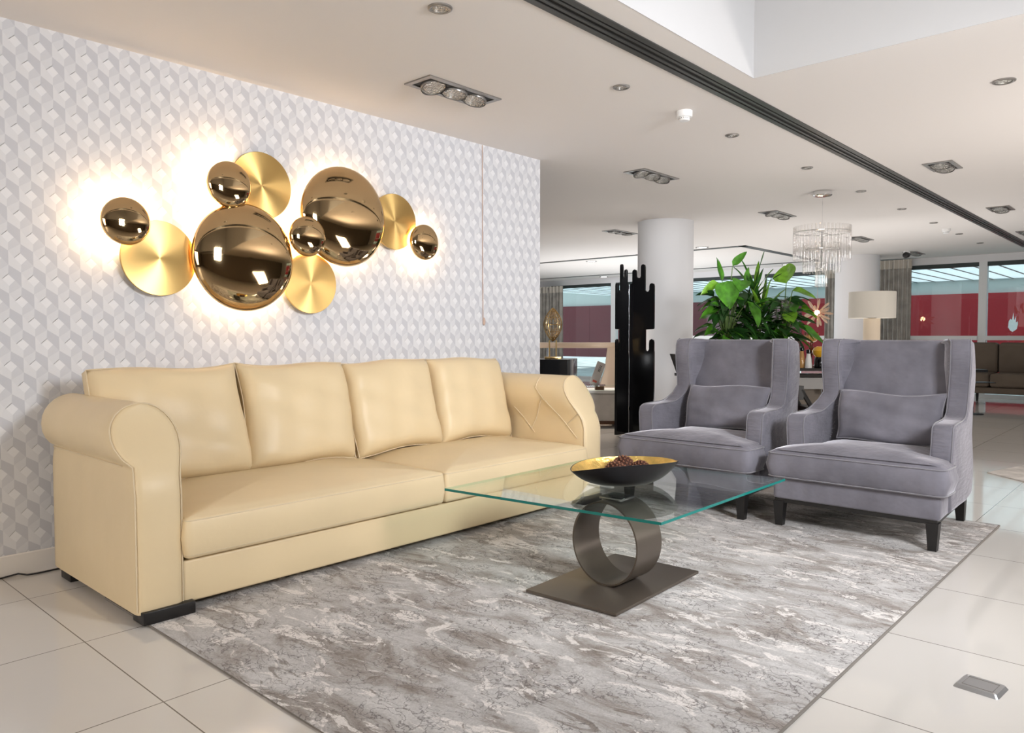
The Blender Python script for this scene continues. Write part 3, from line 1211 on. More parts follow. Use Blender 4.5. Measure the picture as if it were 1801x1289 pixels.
def lumbar(label, chair, seed):
    b, front = pillow(0.60, 0.315, 0.15, pinch=0.04, p=4.0, seed=seed, wrinkle=0.006, edge_t=0.02)
    M = Matrix.Rotation(R(-90), 4, 'Z')
    b.xform(M)
    o = b.build('lumbar_cushion', 'velvet', None, sharp=80)
    MB().tube([M @ Vector(p) for p in front], 0.0034, 6, True).build('piping', 'velvet_piping', o)
    x, y, z = chair.location
    o.location = (x + 0.585, y - 0.035, z + 0.632)
    o.rotation_euler = (0, R(16), R(2))
    tag(o, label, 'cushion', 'grey velvet lumbar cushions')
    return o


lumbar('grey velvet lumbar cushion on the seat of the right armchair', CH, 3)
lumbar('grey velvet lumbar cushion on the seat of the left armchair', CH2, 8)

# ------------------------------------------------------------------ coffee table
BASE_Z = RUG_T
tb = thing('coffee_table', 'square glass coffee table on a bronze metal ring and plate base', 'table', (2.87, 1.96, BASE_Z))
T0 = Vector((2.87, 1.96, BASE_Z))


def tp(x, y, z):
    return (x - T0.x, y - T0.y, z - T0.z)


TT0, TT1 = 0.4185, 0.4305
quad = [(2.401, 2.616), (2.521, 1.517), (3.72, 1.527), (3.60, 2.626)]
b = MB()
n = 4
v = [tp(x, y, TT0) for x, y in quad] + [tp(x, y, TT1) for x, y in quad]
b.add(v, [(3, 2, 1, 0), (4, 5, 6, 7)], 0)
for i in range(4):
    b.add([v[i], v[(i + 1) % 4], v[4 + (i + 1) % 4], v[4 + i]], [(0, 1, 2, 3)], 1 if i < 2 else 2)
b.build('glass_top', None, tb, smooth=False, mats=['table_glass', 'glass_edge', 'glass_edge_pale'])
b = MB()
b.extrude([(2.487, 2.180), (2.514, 1.718), (3.24, 1.744), (3.213, 2.206)], BASE_Z + 0.004, BASE_Z + 0.017, XY, 0.0015, 2)
b.warp(lambda x, y, z: tp(x, y, z))
b.build('base_plate', 'bronze_paint', tb, sharp=30)
b = MB()
b.extrude([(2.50, 2.170), (2.526, 1.732), (3.228, 1.757), (3.20, 2.195)], BASE_Z, BASE_Z + 0.004, XY)
b.warp(lambda x, y, z: tp(x, y, z))
b.build('felt_pad', 'black_plastic', tb, smooth=False)
b = MB()
seg = 72
RY, RZ, th = 0.178, (TT0 - 0.012 - BASE_Z - 0.017) / 2, 0.008
zc = BASE_Z + 0.0165 + RZ
vv, ff = [], []
for x, rr in ((2.76, 0), (2.958, 0), (2.958, -th), (2.76, -th)):
    for k in range(seg):
        a = 2 * PI * k / seg
        vv.append(tp(x, 1.955 + (RY + rr) * math.cos(a), zc + (RZ + rr) * math.sin(a)))
for q in range(4):
    for k in range(seg):
        l = (k + 1) % seg
        p2 = (q + 1) % 4
        ff.append((q * seg + k, q * seg + l, p2 * seg + l, p2 * seg + k))
b.add(vv, ff)
b.build('ring_stand', 'bronze_paint', tb, sharp=40)
b = MB()
b.extrude(round_poly(rect(2.80, 1.895, 2.92, 2.015), 0.01, 2), TT0 - 0.013, TT0 - 0.0002, XY, 0.002, 2)
b.warp(lambda x, y, z: tp(x, y, z))
b.build('mounting_plate', 'steel', tb)

# bowl
BA = R(-31)
bw = thing('bowl', 'boat-shaped bowl, black outside and gold leaf inside, on the glass table', 'bowl', (3.045, 2.035, TT1), BA)


def bowl_shell(scale, lift, thick):
    v, f = [], []
    nu, nr = 64, 14
    for j in range(nr + 1):
        s = j / nr
        for i in range(nu):
            a = 2 * PI * i / nu
            ca, sa = math.cos(a), math.sin(a)
            L_, Wd = 0.278 * scale, 0.185 * scale
            ex = math.copysign(abs(ca) ** 0.92, ca)
            ey = math.copysign(abs(sa) ** 1.25, sa)
            rim = 0.092 + 0.016 * max(0.0, sa) + 0.034 * max(0.0, -sa) ** 1.3 + 0.012 * ca * abs(ca)
            base_r = 0.30
            rr = base_r * 0 + s ** 0.62
            z = lift + (rim - lift) * (s ** 2.1)
            v.append((L_ * ex * rr, Wd * ey * rr, z))
    for j in range(nr):
        for i in range(nu):
            l = (i + 1) % nu
            f.append((j * nu + i, j * nu + l, (j + 1) * nu + l, (j + 1) * nu + i))
    return v, f


v1, f1 = bowl_shell(1.0, 0.0005, 0)
MB().add(v1, f1).build('outer_shell', 'bowl_black', bw, sharp=80)
v2, f2 = bowl_shell(0.982, 0.008, 0)
v2 = [Vector((p[0], p[1], p[2] - (0.0 if k < len(v2) - 64 else 0.0))) for k, p in enumerate(v2)]
nb = len(v1)
MB().add(v2, f2).build('gold_lining', 'gold_leaf', bw, sharp=80)
rim = MB()
ro, ri = v1[-64:], v2[-64:]
rim.add(list(ro) + list(ri), [(i, (i + 1) % 64, 64 + (i + 1) % 64, 64 + i) for i in range(64)])
rim.build('rim', 'bowl_black', bw)


def studded_ball(label, loc, r, seed):
    o = MB().ball((0, 0, 0), r, 28, 18).build('decorative_ball', 'ball_brown')
    o.location = loc
    st = MB()
    gold = PI * (3 - math.sqrt(5))
    nst = 120
    for k in range(nst):
        z = 1 - 2 * (k + 0.5) / nst
        q = math.sqrt(1 - z * z)
        a = gold * k + seed
        st.ball((r * q * math.cos(a), r * q * math.sin(a), r * z), r * 0.105, 6, 4)
    st.build('beads', 'bead_brown', o)
    tag(o, label, 'ornament', 'beaded brown balls in the bowl')


def on_bowl(u, w, z):
    return (3.045 + u * math.cos(BA) - w * math.sin(BA), 2.035 + u * math.sin(BA) + w * math.cos(BA), TT1 + z)


studded_ball('brown beaded ball at the left inside the gold-lined bowl', on_bowl(-0.055, -0.01, 0.064), 0.053, 0.3)
studded_ball('brown beaded ball in the middle, highest in the gold-lined bowl', on_bowl(0.02, 0.062, 0.076), 0.053, 1.2)
studded_ball('brown beaded ball at the right, lowest in the gold-lined bowl', on_bowl(0.085, 0.005, 0.066), 0.046, 2.1)

# ------------------------------------------------------------------ wall lamp of gold discs
wl = thing('wall_light', 'large wall light of overlapping gold discs glowing above the sofa', 'wall light', (2.6, WY, 1.72))


def wpt(x, y, z):
    return (x - 2.6, y - WY, z - 1.72)


FACE = Matrix.Rotation(R(90), 4, 'X')   # local z -> -y (towards the room)


def dome(x, z, r, off, depth, halo):
    """mirror-polished convex disc standing off the wall"""
    b = MB()
    prof = []
    for k in range(20):
        q = k / 19
        prof.append((r * math.sin(q * PI / 2) ** 0.9 if k else 0.0005, depth * (math.cos(q * PI / 2) ** 0.85 if k < 19 else 0)))
    prof.append((r * 0.985, -0.012))
    prof.append((r * 0.93, -0.014))
    b.lathe(prof[::-1], 72)
    o = b.build('domed_disc', 'gold_mirror', wl, sharp=50)
    o.location = wpt(x, WY - off, z)
    o.rotation_euler = (R(90), 0, 0)
    st = MB()
    st.lathe([(r * 0.32, -0.012), (r * 0.32, -(off - 0.001))], 32)
    st.build('standoff', 'gold_rim', o)
    if halo:
        l = light('led_halo', 'AREA', (0, 0, -0.018), halo, (1.0, 0.66, 0.34), None, r * 1.75, None, o, shape='DISK')
        l.rotation_euler = (0, 0, 0)
    return o


def flat(x, z, r, off):
    b = MB()
    b.lathe([(r * 0.98, -0.016), (r, -0.013), (r, -0.002), (r * 0.992, 0.0), (r * 0.6, 0.0), (r * 0.3, 0.0), (r * 0.08, 0.0), (r * 0.004, 0.0)], 96)
    o = b.build('flat_disc', 'gold_brushed', wl, sharp=25)
    o.location = wpt(x, WY - off, z)
    o.rotation_euler = (R(90), 0, 0)
    MB().lathe([(r * 0.3, -0.014), (r * 0.3, -(off - 0.001))], 32).build('standoff', 'gold_rim', o)
    return o


DO = [(1.552, 1.736, 0.122, 0.085, 0.040, 10.0), (2.105, 2.000, 0.130, 0.105, 0.042, 10.0), (2.203, 1.600, 0.310, 0.080, 0.078, 22.0),
      (2.594, 1.755, 0.122, 0.125, 0.040, 4.0), (2.893, 1.912, 0.318, 0.080, 0.078, 15.0), (3.57, 1.811, 0.126, 0.085, 0.040, 5.0)]
FL = [(1.735, 1.563, 0.200, 0.050), (2.335, 2.035, 0.196, 0.050), (3.335, 1.934, 0.190, 0.050), (2.663, 1.476, 0.188, 0.050)]
for a in DO:
    dome(*a)
for a in FL:
    flat(*a)

# thin cord hanging on the seam of the wallpaper
cd = MB()
cd.tube([(4.242, WY - 0.004, 2.63), (4.243, WY - 0.004, 1.8), (4.246, WY - 0.004, 1.24)], 0.0035, 6)
o = cd.build('pull_cord', 'cord_tan')
tag(o, 'thin tan cord hanging down the wallpaper to the sofa', 'cord')
MB().ball((4.252, WY - 0.010, 1.26), 0.012, 12, 8, sc3=(1, 0.7, 2.6)).build('cord_switch', 'cord_tan', o)

# loose cable along the skirting at far left
cb = MB()
cb.tube([(0.70, 4.10, 0.005), (0.86, 4.13, 0.005), (0.98, 4.150, 0.006), (1.05, 4.150, 0.012), (1.08, 4.12, 0.006), (1.12, 4.115, 0.005), (1.20, 4.12, 0.005), (1.32, 4.11, 0.005)], 0.0042, 8)
tag(cb.build('floor_cable', 'black_plastic'), 'black power cable lying along the skirting left of the sofa', 'cable')

# floor socket plate
fs = thing('floor_socket', 'rectangular metal floor socket cover on the tiles at bottom right', 'floor socket', (2.825, 0.50, 0), R(-6))
b = MB()
b.extrude(round_poly(rect(-0.058, -0.066, 0.058, 0.066), 0.012, 3), 0.0, 0.011, XY)
b.warp(lambda x, y, z: (x * (0.86 if z > 0.005 else 1), y * (0.88 if z > 0.005 else 1), z))
b.build('cover_plate', 'brushed_steel', fs, sharp=20)
b = MB()
b.tube([(-0.036, -0.044, 0.0112), (0.036, -0.044, 0.0112), (0.036, 0.044, 0.0112), (-0.036, 0.044, 0.0112)], 0.0012, 5, True)
b.build('lid_groove', 'light_frame', fs)
for x, y in ((-0.042, -0.05), (0.042, 0.05)):
    MB().lathe([(0.004, 0.0105), (0.004, 0.0125), (0.002, 0.013)], 12, (x, y, 0)).build('screw', 'chrome', fs)

# ------------------------------------------------------------------ folding screen
scr = thing('folding_screen', 'tall glossy black folding screen with pronged rounded tops left of the column', 'screen', (7.42, 4.92, 0))


def screen_panel(width, ang):
    """outline u: 0 at hinge .. 1 outer"""
    def P(u, z):
        return (u * width, z)
    top, mid, low = 1.955, 1.90, 1.735
    ol = [P(0, 0.0), P(1, 0.0), P(1, 1.06), P(0.985, 1.085), P(0.90, 1.098), P(0.82, 1.085), P(0.80, 1.05), P(0.80, 0.98), P(0.76, 0.96), P(0.70, 0.96), P(0.66, 0.98),
          P(0.66, 1.205), P(0.98, 1.21), P(1, 1.225), P(1, 1.70), P(0.98, low - 0.01), P(0.90, low), P(0.82, low - 0.01), P(0.80, 1.70), P(0.80, 1.66), P(0.76, 1.64), P(0.68, 1.64), P(0.63, 1.66),
          P(0.63, 1.92), P(0.61, top - 0.01), P(0.54, top), P(0.47, top - 0.01), P(0.45, 1.92), P(0.45, 1.82), P(0.42, 1.80), P(0.32, 1.80), P(0.28, 1.82),
          P(0.28, 1.875), P(0.26, mid - 0.01), P(0.19, mid), P(0.12, mid - 0.01), P(0.10, 1.875), P(0.10, 1.74), P(0.02, 1.735), P(0, 1.72)]
    b = MB()
    b.extrude(ol, -0.012, 0.012, XZ)
    b.xform(Matrix.Rotation(ang, 4, 'Z') @ Matrix.Translation((0.015, 0, 0.012)))
    o = b.build('panel', 'black_lacquer', scr, sharp=25)
    ov = MB()
    ol2 = [P(0.04, 0.0), P(1, 0.0), P(1, 0.955), P(0.04, 0.955)]
    ov.extrude([(x, z) for x, z in ol2], 0.0125, 0.02, XZ)
    ov.xform(Matrix.Rotation(ang, 4, 'Z') @ Matrix.Translation((0.015, 0, 0.012)))
    ov.build('lower_overlay', 'black_lacquer', o, smooth=False)
    return o


# view across the scene runs along (0.74, 0.67); right of it is (0.67, -0.74)
screen_panel(0.30, math.atan2(-0.74, 0.67) - R(32))
screen_panel(0.235, math.atan2(0.74, -0.67) + R(46))
b = MB()
b.tube([(0, 0, 0.012), (0, 0, 1.74)], 0.008, 10)
b.build('hinge_post', 'steel', scr)
for z in (0.30, 0.95, 1.66):
    b = MB()
    b.lathe([(0.011, z - 0.02), (0.013, z - 0.02), (0.013, z + 0.02), (0.011, z + 0.02)], 16)
    b.build('hinge', 'chrome', scr)

# ------------------------------------------------------------------ black cabinet with gold lamp
cab = thing('cabinet', 'glossy black cabinet behind the sofa end, carrying a gold lamp', 'cabinet', (6.25, 5.02, 0), R(0))
b = MB()
b.extrude(round_poly(rect(-0.30, -0.16, 0.13, 0.32), 0.004, 2), 0.09, 0.90, XY, 0.003, 2)
b.xform(Matrix.Rotation(R(-65), 4, 'Z'))
b.build('body', 'black_lacquer', cab, sharp=30)
b = MB()
b.box((-0.26, -0.12, 0.0), (0.09, 0.28, 0.09))
b.xform(Matrix.Rotation(R(-65), 4, 'Z'))
b.build('plinth', 'black_plastic', cab, smooth=False)
b = MB()
b.ball((0, 0, 0), 0.012, 12, 8)
b.xform(Matrix.Rotation(R(-65), 4, 'Z') @ Matrix.Translation((0.0, -0.172, 0.72)))
b.build('knob', 'gold_metal', cab)

lm = thing('table_lamp', 'gold wire-cage ellipsoid lamp with crystals on the black cabinet', 'lamp', (6.235, 5.09, 0.9005), R(-47.7))
b = MB()
b.extrude(round_poly(rect(-0.088, -0.05, 0.088, 0.05), 0.004, 2), 0.0, 0.026, XY, 0.003, 2)
b.build('base', 'gold_metal', lm, sharp=30)
for x in (-0.036, 0.036):
    MB().box((x - 0.007, -0.012, 0.026), (x + 0.007, 0.012, 0.20)).build('post', 'gold_metal', lm, smooth=False)
b = MB()
for k in range(9):
    a = PI * k / 9
    pts = []
    for q in range(33):
        th_ = 2 * PI * q / 32
        rr = 0.098 * math.copysign(abs(math.sin(th_)) ** 1.7, math.sin(th_))
        pts.append((rr * math.cos(a), rr * math.sin(a), 0.365 + 0.178 * math.copysign(abs(math.cos(th_)) ** 1.1, math.cos(th_))))
    b.tube(pts[:-1], 0.0026, 5, True)
for z, rr in ((0.365, 0.098), (0.44, 0.074), (0.29, 0.074), (0.50, 0.036), (0.23, 0.036)):
    b.tube([(rr * math.cos(2 * PI * q / 8), rr * math.sin(2 * PI * q / 8), z) for q in range(8)], 0.0026, 5, True)
b.build('wire_cage', 'gold_metal', lm)
rnd = random.Random(4)
b = MB()
for k in range(130):
    z = rnd.uniform(-0.15, 0.15)
    rr = 0.085 * (1 - abs(z) / 0.18) * rnd.uniform(0.55, 1.0)
    a = rnd.uniform(0, 2 * PI)
    if abs(z) < 0.03 and abs(math.sin(a)) > 0.6:
        continue
    b.ball((rr * math.cos(a), rr * math.sin(a), 0.365 + z), rnd.uniform(0.007, 0.013), 5, 3)
b.build('crystals', 'crystal', lm, smooth=False)

# ------------------------------------------------------------------ cream bench with tray, block and price card
VR = R(-47.7)   # local x runs left to right across the photo
bench = thing('bench', 'cream upholstered bench with white top between the sofa and the black screen', 'bench', (7.90, 5.62, 0), VR)
b = MB()
b.extrude(round_poly(rect(-0.42, -0.18, 0.30, 0.28), 0.05, 4), 0.075, 0.425, XY, 0.03, 3)
b.build('upholstery', 'cream_fabric', bench)
b = MB()
b.extrude(round_poly(rect(-0.43, -0.19, 0.31, 0.29), 0.02, 3), 0.426, 0.465, XY, 0.006, 2)
b.build('top', 'white_top', bench)
b = MB()
b.box((-0.32, -0.13, 0.03), (0.22, -0.08, 0.076)).box((-0.32, 0.18, 0.03), (0.22, 0.23, 0.076))
b.build('bar', 'brown_wood', bench, smooth=False)
for x in (-0.30, 0.16):
    for y in (-0.12, 0.2):
        MB().box((x - 0.02, y - 0.03, 0.0), (x + 0.03, y + 0.03, 0.076)).build('leg', 'black_wood', bench, smooth=False)
blk = MB().box((-0.055, -0.05, 0.0), (0.055, 0.05, 0.05))
o = blk.build('wooden_block', 'brown_wood', smooth=False)
o.location = (7.79, 5.60, 0.4655)
o.rotation_euler = (0, 0, VR)
tag(o, 'dark wooden block carrying the glass tray on the cream bench', 'block')
o = MB().extrude(round_poly(rect(-0.17, -0.12, 0.21, 0.12), 0.01, 3), 0.0, 0.010, XY).build('glass_tray', 'table_glass', smooth=False)
o.location = (7.79, 5.60, 0.516)
o.rotation_euler = (0, 0, VR)
tag(o, 'thin glass tray on the dark block over the cream bench', 'tray')
card = thing('price_card', 'tall leaning white price card with dark lettering on the glass tray', 'price card', (7.74, 5.655, 0.5265), VR)
MT = Matrix.Rotation(R(21), 4, 'Y') @ Matrix.Rotation(R(-8), 4, 'X')
b = MB().box((-0.055, -0.003, 0.0), (0.055, 0.003, 0.305))
b.xform(MT)
b.build('sheet', 'card_white', card, smooth=False)
b = MB().box((-0.03, -0.005, 0.035), (0.025, -0.0032, 0.062))
b.xform(MT)
b.build('red_mark', 'card_red', card, smooth=False)
b = MB()
for q in (((-0.01, 0.19), (0.02, 0.215)), ((0.02, 0.19), (-0.012, 0.212)), ((-0.012, 0.222), (0.02, 0.222)), ((-0.01, 0.232), (0.004, 0.25)), ((0.004, 0.25), (0.02, 0.232)),
          ((-0.012, 0.258), (0.0, 0.272)), ((0.0, 0.272), (0.02, 0.256)), ((0.02, 0.256), (0.02, 0.274))):
    b.tube([(q[0][0], -0.0045, q[0][1] - 0.01), (q[1][0], -0.0045, q[1][1] - 0.01)], 0.0028, 5)
b.xform(MT)
b.build('lettering', 'ink', card)
b = MB().box((-0.035, -0.012, 0.0), (0.075, 0.04, 0.010))
b.build('card_foot', 'table_glass', card, smooth=False)

# handrail
hr = thing('handrail', 'pale wooden handrail with end post beyond the gold lamp, before the left window', 'handrail', (10.0, 6.84, 0), VR)
b = MB()
b.tube([(-2.2, 0, 0.995), (-0.02, 0, 0.995)], 0.045, 20)
b.build('rail', 'rail_wood', hr)
b = MB()
b.extrude(round_poly([(-0.03, 0.80), (0.03, 0.80), (0.03, 1.08), (-0.03, 1.08)], 0.018, 3), -0.04, 0.04, XZ, 0.008, 2)
b.build('end_bracket', 'rail_wood', hr)
b = MB()
b.extrude([(-0.36, 0.0), (0.0, 0.0), (0.0, 0.96), (-0.16, 0.96), (-0.20, 0.62), (-0.30, 0.30)], -0.03, 0.03, XZ, 0.006, 2)
b.build('support_panel', 'rail_wood', hr, sharp=30)
for x in (-1.1, -2.1):
    MB().lathe([(0.02, 0.0), (0.02, 0.96)], 16, (x, 0, 0)).build('post', 'steel', hr)

# ------------------------------------------------------------------ plants in tall planters


def leaf(mb, base, direction, length, width, droop, roll, mi, strap=False, fold=0.18):
    d = Vector(direction).normalized()
    side = d.cross(Vector((0, 0, 1)))
    if side.length < 1e-3:
        side = Vector((1, 0, 0))
    side.normalize()
    side = Matrix.Rotation(roll, 3, d) @ side
    up = side.cross(d)
    n = 9
    v, f = [], []
    for i in range(n + 1):
        t = i / n
        if strap:
            wd = width * (t + 0.05) ** 0.35 * (1 - t ** 2.2) * 1.05
        else:
            wd = width * (math.sin(PI * min(1, t ** 0.62)) ** 0.8 if 0 < t < 1 else 0.0)
        p = Vector(base) + d * length * t - Vector((0, 0, 1)) * droop * length * t * t
        for q in (-1, -0.5, 0, 0.5, 1):
            v.append(p + side * wd * 0.5 * q + up * (abs(q) * wd * fold - 0.004 * math.sin(9 * t + 3 * q)))
    for i in range(n):
        for q in range(4):
            f.append((i * 5 + q, i * 5 + q + 1, (i + 1) * 5 + q + 1, (i + 1) * 5 + q))
    mb.add(v, f, mi)


def planter(parent, w_, d_, h_, m):
    b = MB()
    b.extrude(round_poly(rect(-w_ / 2, -d_ / 2, w_ / 2, d_ / 2), 0.01, 2), 0.0, h_, XY, 0.006, 2)
    o = b.build('planter', m, parent, sharp=30)
    MB().box((-w_ / 2 + 0.02, -d_ / 2 + 0.02, h_ - 0.001), (w_ / 2 - 0.02, d_ / 2 - 0.02, h_ + 0.004)).build('soil', 'soil', parent, smooth=False)
    return o


def broad_plant(label, loc, m_pot, big, n_small, seed, h_=1.09, pw=0.27):
    t = thing('potted_plant', label, 'plant', loc, VR, 'plants in tall planters behind the armchairs')
    planter(t, pw, pw, h_, m_pot)
    rnd = random.Random(seed)
    fo, st = MB(), MB()
    for (x, y, z, L_, wd, az, el, roll, mi) in big:
        base = Vector((x, y, h_ + z))
        d = Vector((math.cos(az) * math.cos(el), math.sin(az) * math.cos(el), math.sin(el)))
        leaf(fo, base, d, L_ * 1.12, wd * 1.3, 0.12, roll, mi)
        st.tube([(x * 0.15, y * 0.15, h_), (x * 0.4, y * 0.4, h_ + z * 0.55), base], [0.009, 0.007, 0.004], 6)
    for k in range(n_small):
        az = rnd.uniform(0, 2 * PI)
        z = rnd.uniform(0.02, 0.46)
        rr = rnd.uniform(0.02, 0.17)
        el = rnd.uniform(-0.5, 0.5)
        base = Vector((rr * math.cos(az), rr * math.sin(az), h_ + z))
        d = Vector((math.cos(az) * math.cos(el), math.sin(az) * math.cos(el), math.sin(el)))
        leaf(fo, base, d, rnd.uniform(0.15, 0.27), rnd.uniform(0.07, 0.13), 0.35, rnd.uniform(-0.7, 0.7), 2 if rnd.random() < 0.7 else 0)
        st.tube([(0, 0, h_), base * 0.5 + Vector((0, 0, h_)) * 0.5, base], 0.004, 5)
    fo.build('foliage', None, t, mats=['leaf_broad', 'leaf_lime', 'leaf_dark'], sharp=80)
    st.build('stems', 'stem_green', t)
    return t


def strap_plant(label, loc, m_pot, n, seed, h_=1.08):
    t = thing('potted_plant', label, 'plant', loc, VR, 'plants in tall planters behind the armchairs')
    planter(t, 0.30, 0.30, h_, m_pot)
    rnd = random.Random(seed)
    fo, st = MB(), MB()
    for (cx, cy, top) in ((0.0, 0.0, 0.58), (0.10, 0.05, 0.34), (-0.10, -0.03, 0.26)):
        st.tube([(cx * 0.5, cy * 0.5, h_), (cx, cy, h_ + top)], 0.014, 8)
        for k in range(n):
            q = k / n
            az = k * 2.4 + seed
            el = R(-12 + 88 * q ** 1.15) + rnd.uniform(-0.15, 0.15)
            z = top * (0.30 + 0.70 * q)
            d = Vector((math.cos(az) * math.cos(el), math.sin(az) * math.cos(el), math.sin(el)))
            leaf(fo, Vector((cx, cy, h_ + z)), d, rnd.uniform(0.34, 0.50), rnd.uniform(0.05, 0.075), 0.55 * (1 - q) + 0.08, rnd.uniform(-0.4, 0.4),
                 0 if rnd.random() < 0.66 else (1 if q > 0.75 else 2), True, 0.22)
    fo.build('foliage', None, t, mats=['leaf_strap', 'leaf_lime', 'leaf_dark'], sharp=80)
    st.build('stems', 'stem_green', t)
    return t


# local frame: x right, -y towards the camera
A, DN = -PI / 2, R(-60)
big_l = [(-0.02, -0.06, 0.63, 0.27, 0.20, A, R(-62), 0.25, 0), (0.14, -0.05, 0.64, 0.17, 0.15, A - 0.4, R(-35), -0.3, 0),
         (0.19, -0.10, 0.42, 0.26, 0.20, A + 0.45, R(-58), -0.35, 0), (-0.10, -0.08, 0.33, 0.24, 0.16, PI + 0.5, R(-12), 0.9, 0),
         (-0.05, -0.05, 0.60, 0.03, 0.03, A, R(30), 0, 0), (-0.05, 0.0, 0.64, 0.26, 0.055, PI - 0.3, R(78), 0.9, 0),
         (0.06, 0.0, 0.80, 0.22, 0.065, 0.2, R(48), 1.1, 0), (-0.09, 0.0, 0.62, 0.20, 0.085, PI + 0.15, R(-28), 1.2, 1),
         (0.20, 0.02, 0.62, 0.18, 0.05, 0.6, R(75), 1.1, 0), (-0.12, 0.05, 0.48, 0.18, 0.13, PI, R(10), 0.3, 2),
         (0.12, 0.03, 0.50, 0.20, 0.14, A, R(-30), 0.1, 2)]
broad_plant('broad-leaved green plant on the left, against the white column', (7.50, 3.74, 0), 'pot_tan', big_l, 70, 5)
strap_plant('spiky dark strap-leaved plant in the middle of the three planters', (7.79, 3.56, 0), 'pot_brown', 34, 2)
big_r = [(0.01, -0.05, 0.62, 0.26, 0.215, A - 0.2, R(52), 0.5, 1), (0.06, -0.10, 0.54, 0.22, 0.11, -0.3, R(-15), 0.5, 1),
         (0.16, -0.06, 0.33, 0.17, 0.15, -0.7, R(-20), -0.5, 1), (0.02, -0.10, 0.30, 0.15, 0.12, A, R(-40), 0.3, 1),
         (0.18, -0.04, 0.16, 0.26, 0.09, -0.4, R(-35), 0.6, 0), (0.05, 0.0, 0.40, 0.2, 0.14, A, R(-20), 0.1, 0)]
broad_plant('lime broad-leaved plant on the right, next to the amber goblet', (8.02, 3.34, 0), 'pot_brown', big_r, 70, 9)

# ------------------------------------------------------------------ chandelier
ch = thing('chandelier', 'three-tier clear glass rod chandelier hanging from a chrome ceiling plate', 'chandelier', (7.966, 2.921, H))
MB().lathe([(0.09, 0.0), (0.092, -0.006), (0.092, -0.04), (0.085, -0.048), (0.01, -0.05)], 40).build('ceiling_plate', 'chrome', ch)
MB().tube([(0, 0, -0.05), (0, 0, -0.40)], 0.002, 6).build('suspension_wire', 'chrome', ch)
tiers = ((0.272, -0.405, 0.30, 44), (0.175, -0.58, 0.255, 30), (0.055, -0.78, 0.20, 12))
rod_mesh = {}
for r, z, L_, n in tiers:
    MB().tube([(r * math.cos(2 * PI * q / 40), r * math.sin(2 * PI * q / 40), z - 0.015) for q in range(40)], 0.004, 6, True).build('rod_frame', 'chrome', ch)
    if r > 0.06:
        b = MB()
        for k in range(3):
            a = PI * k / 3
            b.tube([(-r * math.cos(a), -r * math.sin(a), z - 0.015), (r * math.cos(a), r * math.sin(a), z - 0.015)], 0.003, 5)
        b.build('cross_bar', 'chrome', ch)
    rod = MB()
    rod.lathe([(0.010, -L_), (0.0105, -L_ + 0.005), (0.0105, 0.04), (0.009, 0.045)], 10)
    proto = rod.build('glass_rod', 'rod_glass', ch)
    for k in range(n):
        o = proto if k == 0 else proto.copy()
        if k:
            C.objects.link(o)
        a = 2 * PI * k / n
        o.location = (r * math.cos(a), r * math.sin(a), z)
MB().tube([(0, 0, -0.40), (0, 0, -0.80)], 0.008, 8).build('core_stem', 'chrome', ch)

# ------------------------------------------------------------------ between the chairs: console with amber glass
con = thing('console_table', 'dark console table with taupe apron between the two armchairs', 'table', (9.12, 3.38, 0), VR)
MB().box((-0.75, -0.20, 0.735), (0.75, 0.22, 0.765)).build('top', 'dark_top', con, smooth=False)
MB().box((-0.72, -0.18, 0.665), (0.72, 0.20, 0.690)).build('shelf', 'dark_top', con, smooth=False)
MB().box((-0.70, -0.14, 0.52), (0.70, 0.18, 0.655)).build('drawer_case', 'grey_wall', con, smooth=False)
MB().box((-0.70, 0.0, 0.12), (0.70, 0.18, 0.515)).build('back_panel', 'taupe', con, smooth=False)
MB().lathe([(0.028, 0.46), (0.03, 0.52)], 20, (0.04, -0.1, 0)).build('knob', 'chrome', con)
for x in (-0.62, 0.62):
    b = MB()
    b.tube([(x, -0.12, 0.0), (x, -0.12, 0.66)], 0.022, 10)
    b.tube([(x, 0.16, 0.0), (x, 0.16, 0.66)], 0.022, 10)
    b.build('leg', 'black_wood', con)

g = thing('amber_goblet', 'ribbed amber glass goblet with dark stem on the console between the chairs', 'glassware', (9.235, 3.492, 0.7655))
MB().lathe([(0.055, 0.0), (0.05, 0.01), (0.016, 0.03), (0.013, 0.14), (0.026, 0.16), (0.014, 0.185), (0.028, 0.215), (0.028, 0.24), (0.016, 0.262), (0.02, 0.30)], 28).build('stem', 'amber_dark', g)
b = MB()
b.lathe([(0.02, 0.30), (0.055, 0.315), (0.078, 0.35), (0.082, 0.385), (0.078, 0.42), (0.074, 0.42), (0.077, 0.385), (0.07, 0.35), (0.03, 0.322)], 40, close=False)
b.warp(lambda x, y, z: (x * (1 + 0.04 * math.cos(18 * math.atan2(y, x))), y * (1 + 0.04 * math.cos(18 * math.atan2(y, x))), z))
b.build('cup', 'amber_pale', g)
b = MB()
b.lathe([(0.0825, 0.385), (0.0805, 0.425), (0.077, 0.425), (0.079, 0.385)], 40, close=False)
b.build('amber_rim', 'amber_dark', g)
g = thing('amber_vase', 'round amber and yellow glass vase on a black foot beside the goblet', 'vase', (9.115, 3.335, 0.7655))
MB().lathe([(0.07, 0.0), (0.075, 0.02), (0.072, 0.11), (0.06, 0.13)], 28).build('foot', 'black_lacquer', g)
MB().lathe([(0.06, 0.13), (0.085, 0.16), (0.095, 0.205), (0.075, 0.24), (0.04, 0.255), (0.035, 0.255)], 32).build('body', 'yellow_glass', g)
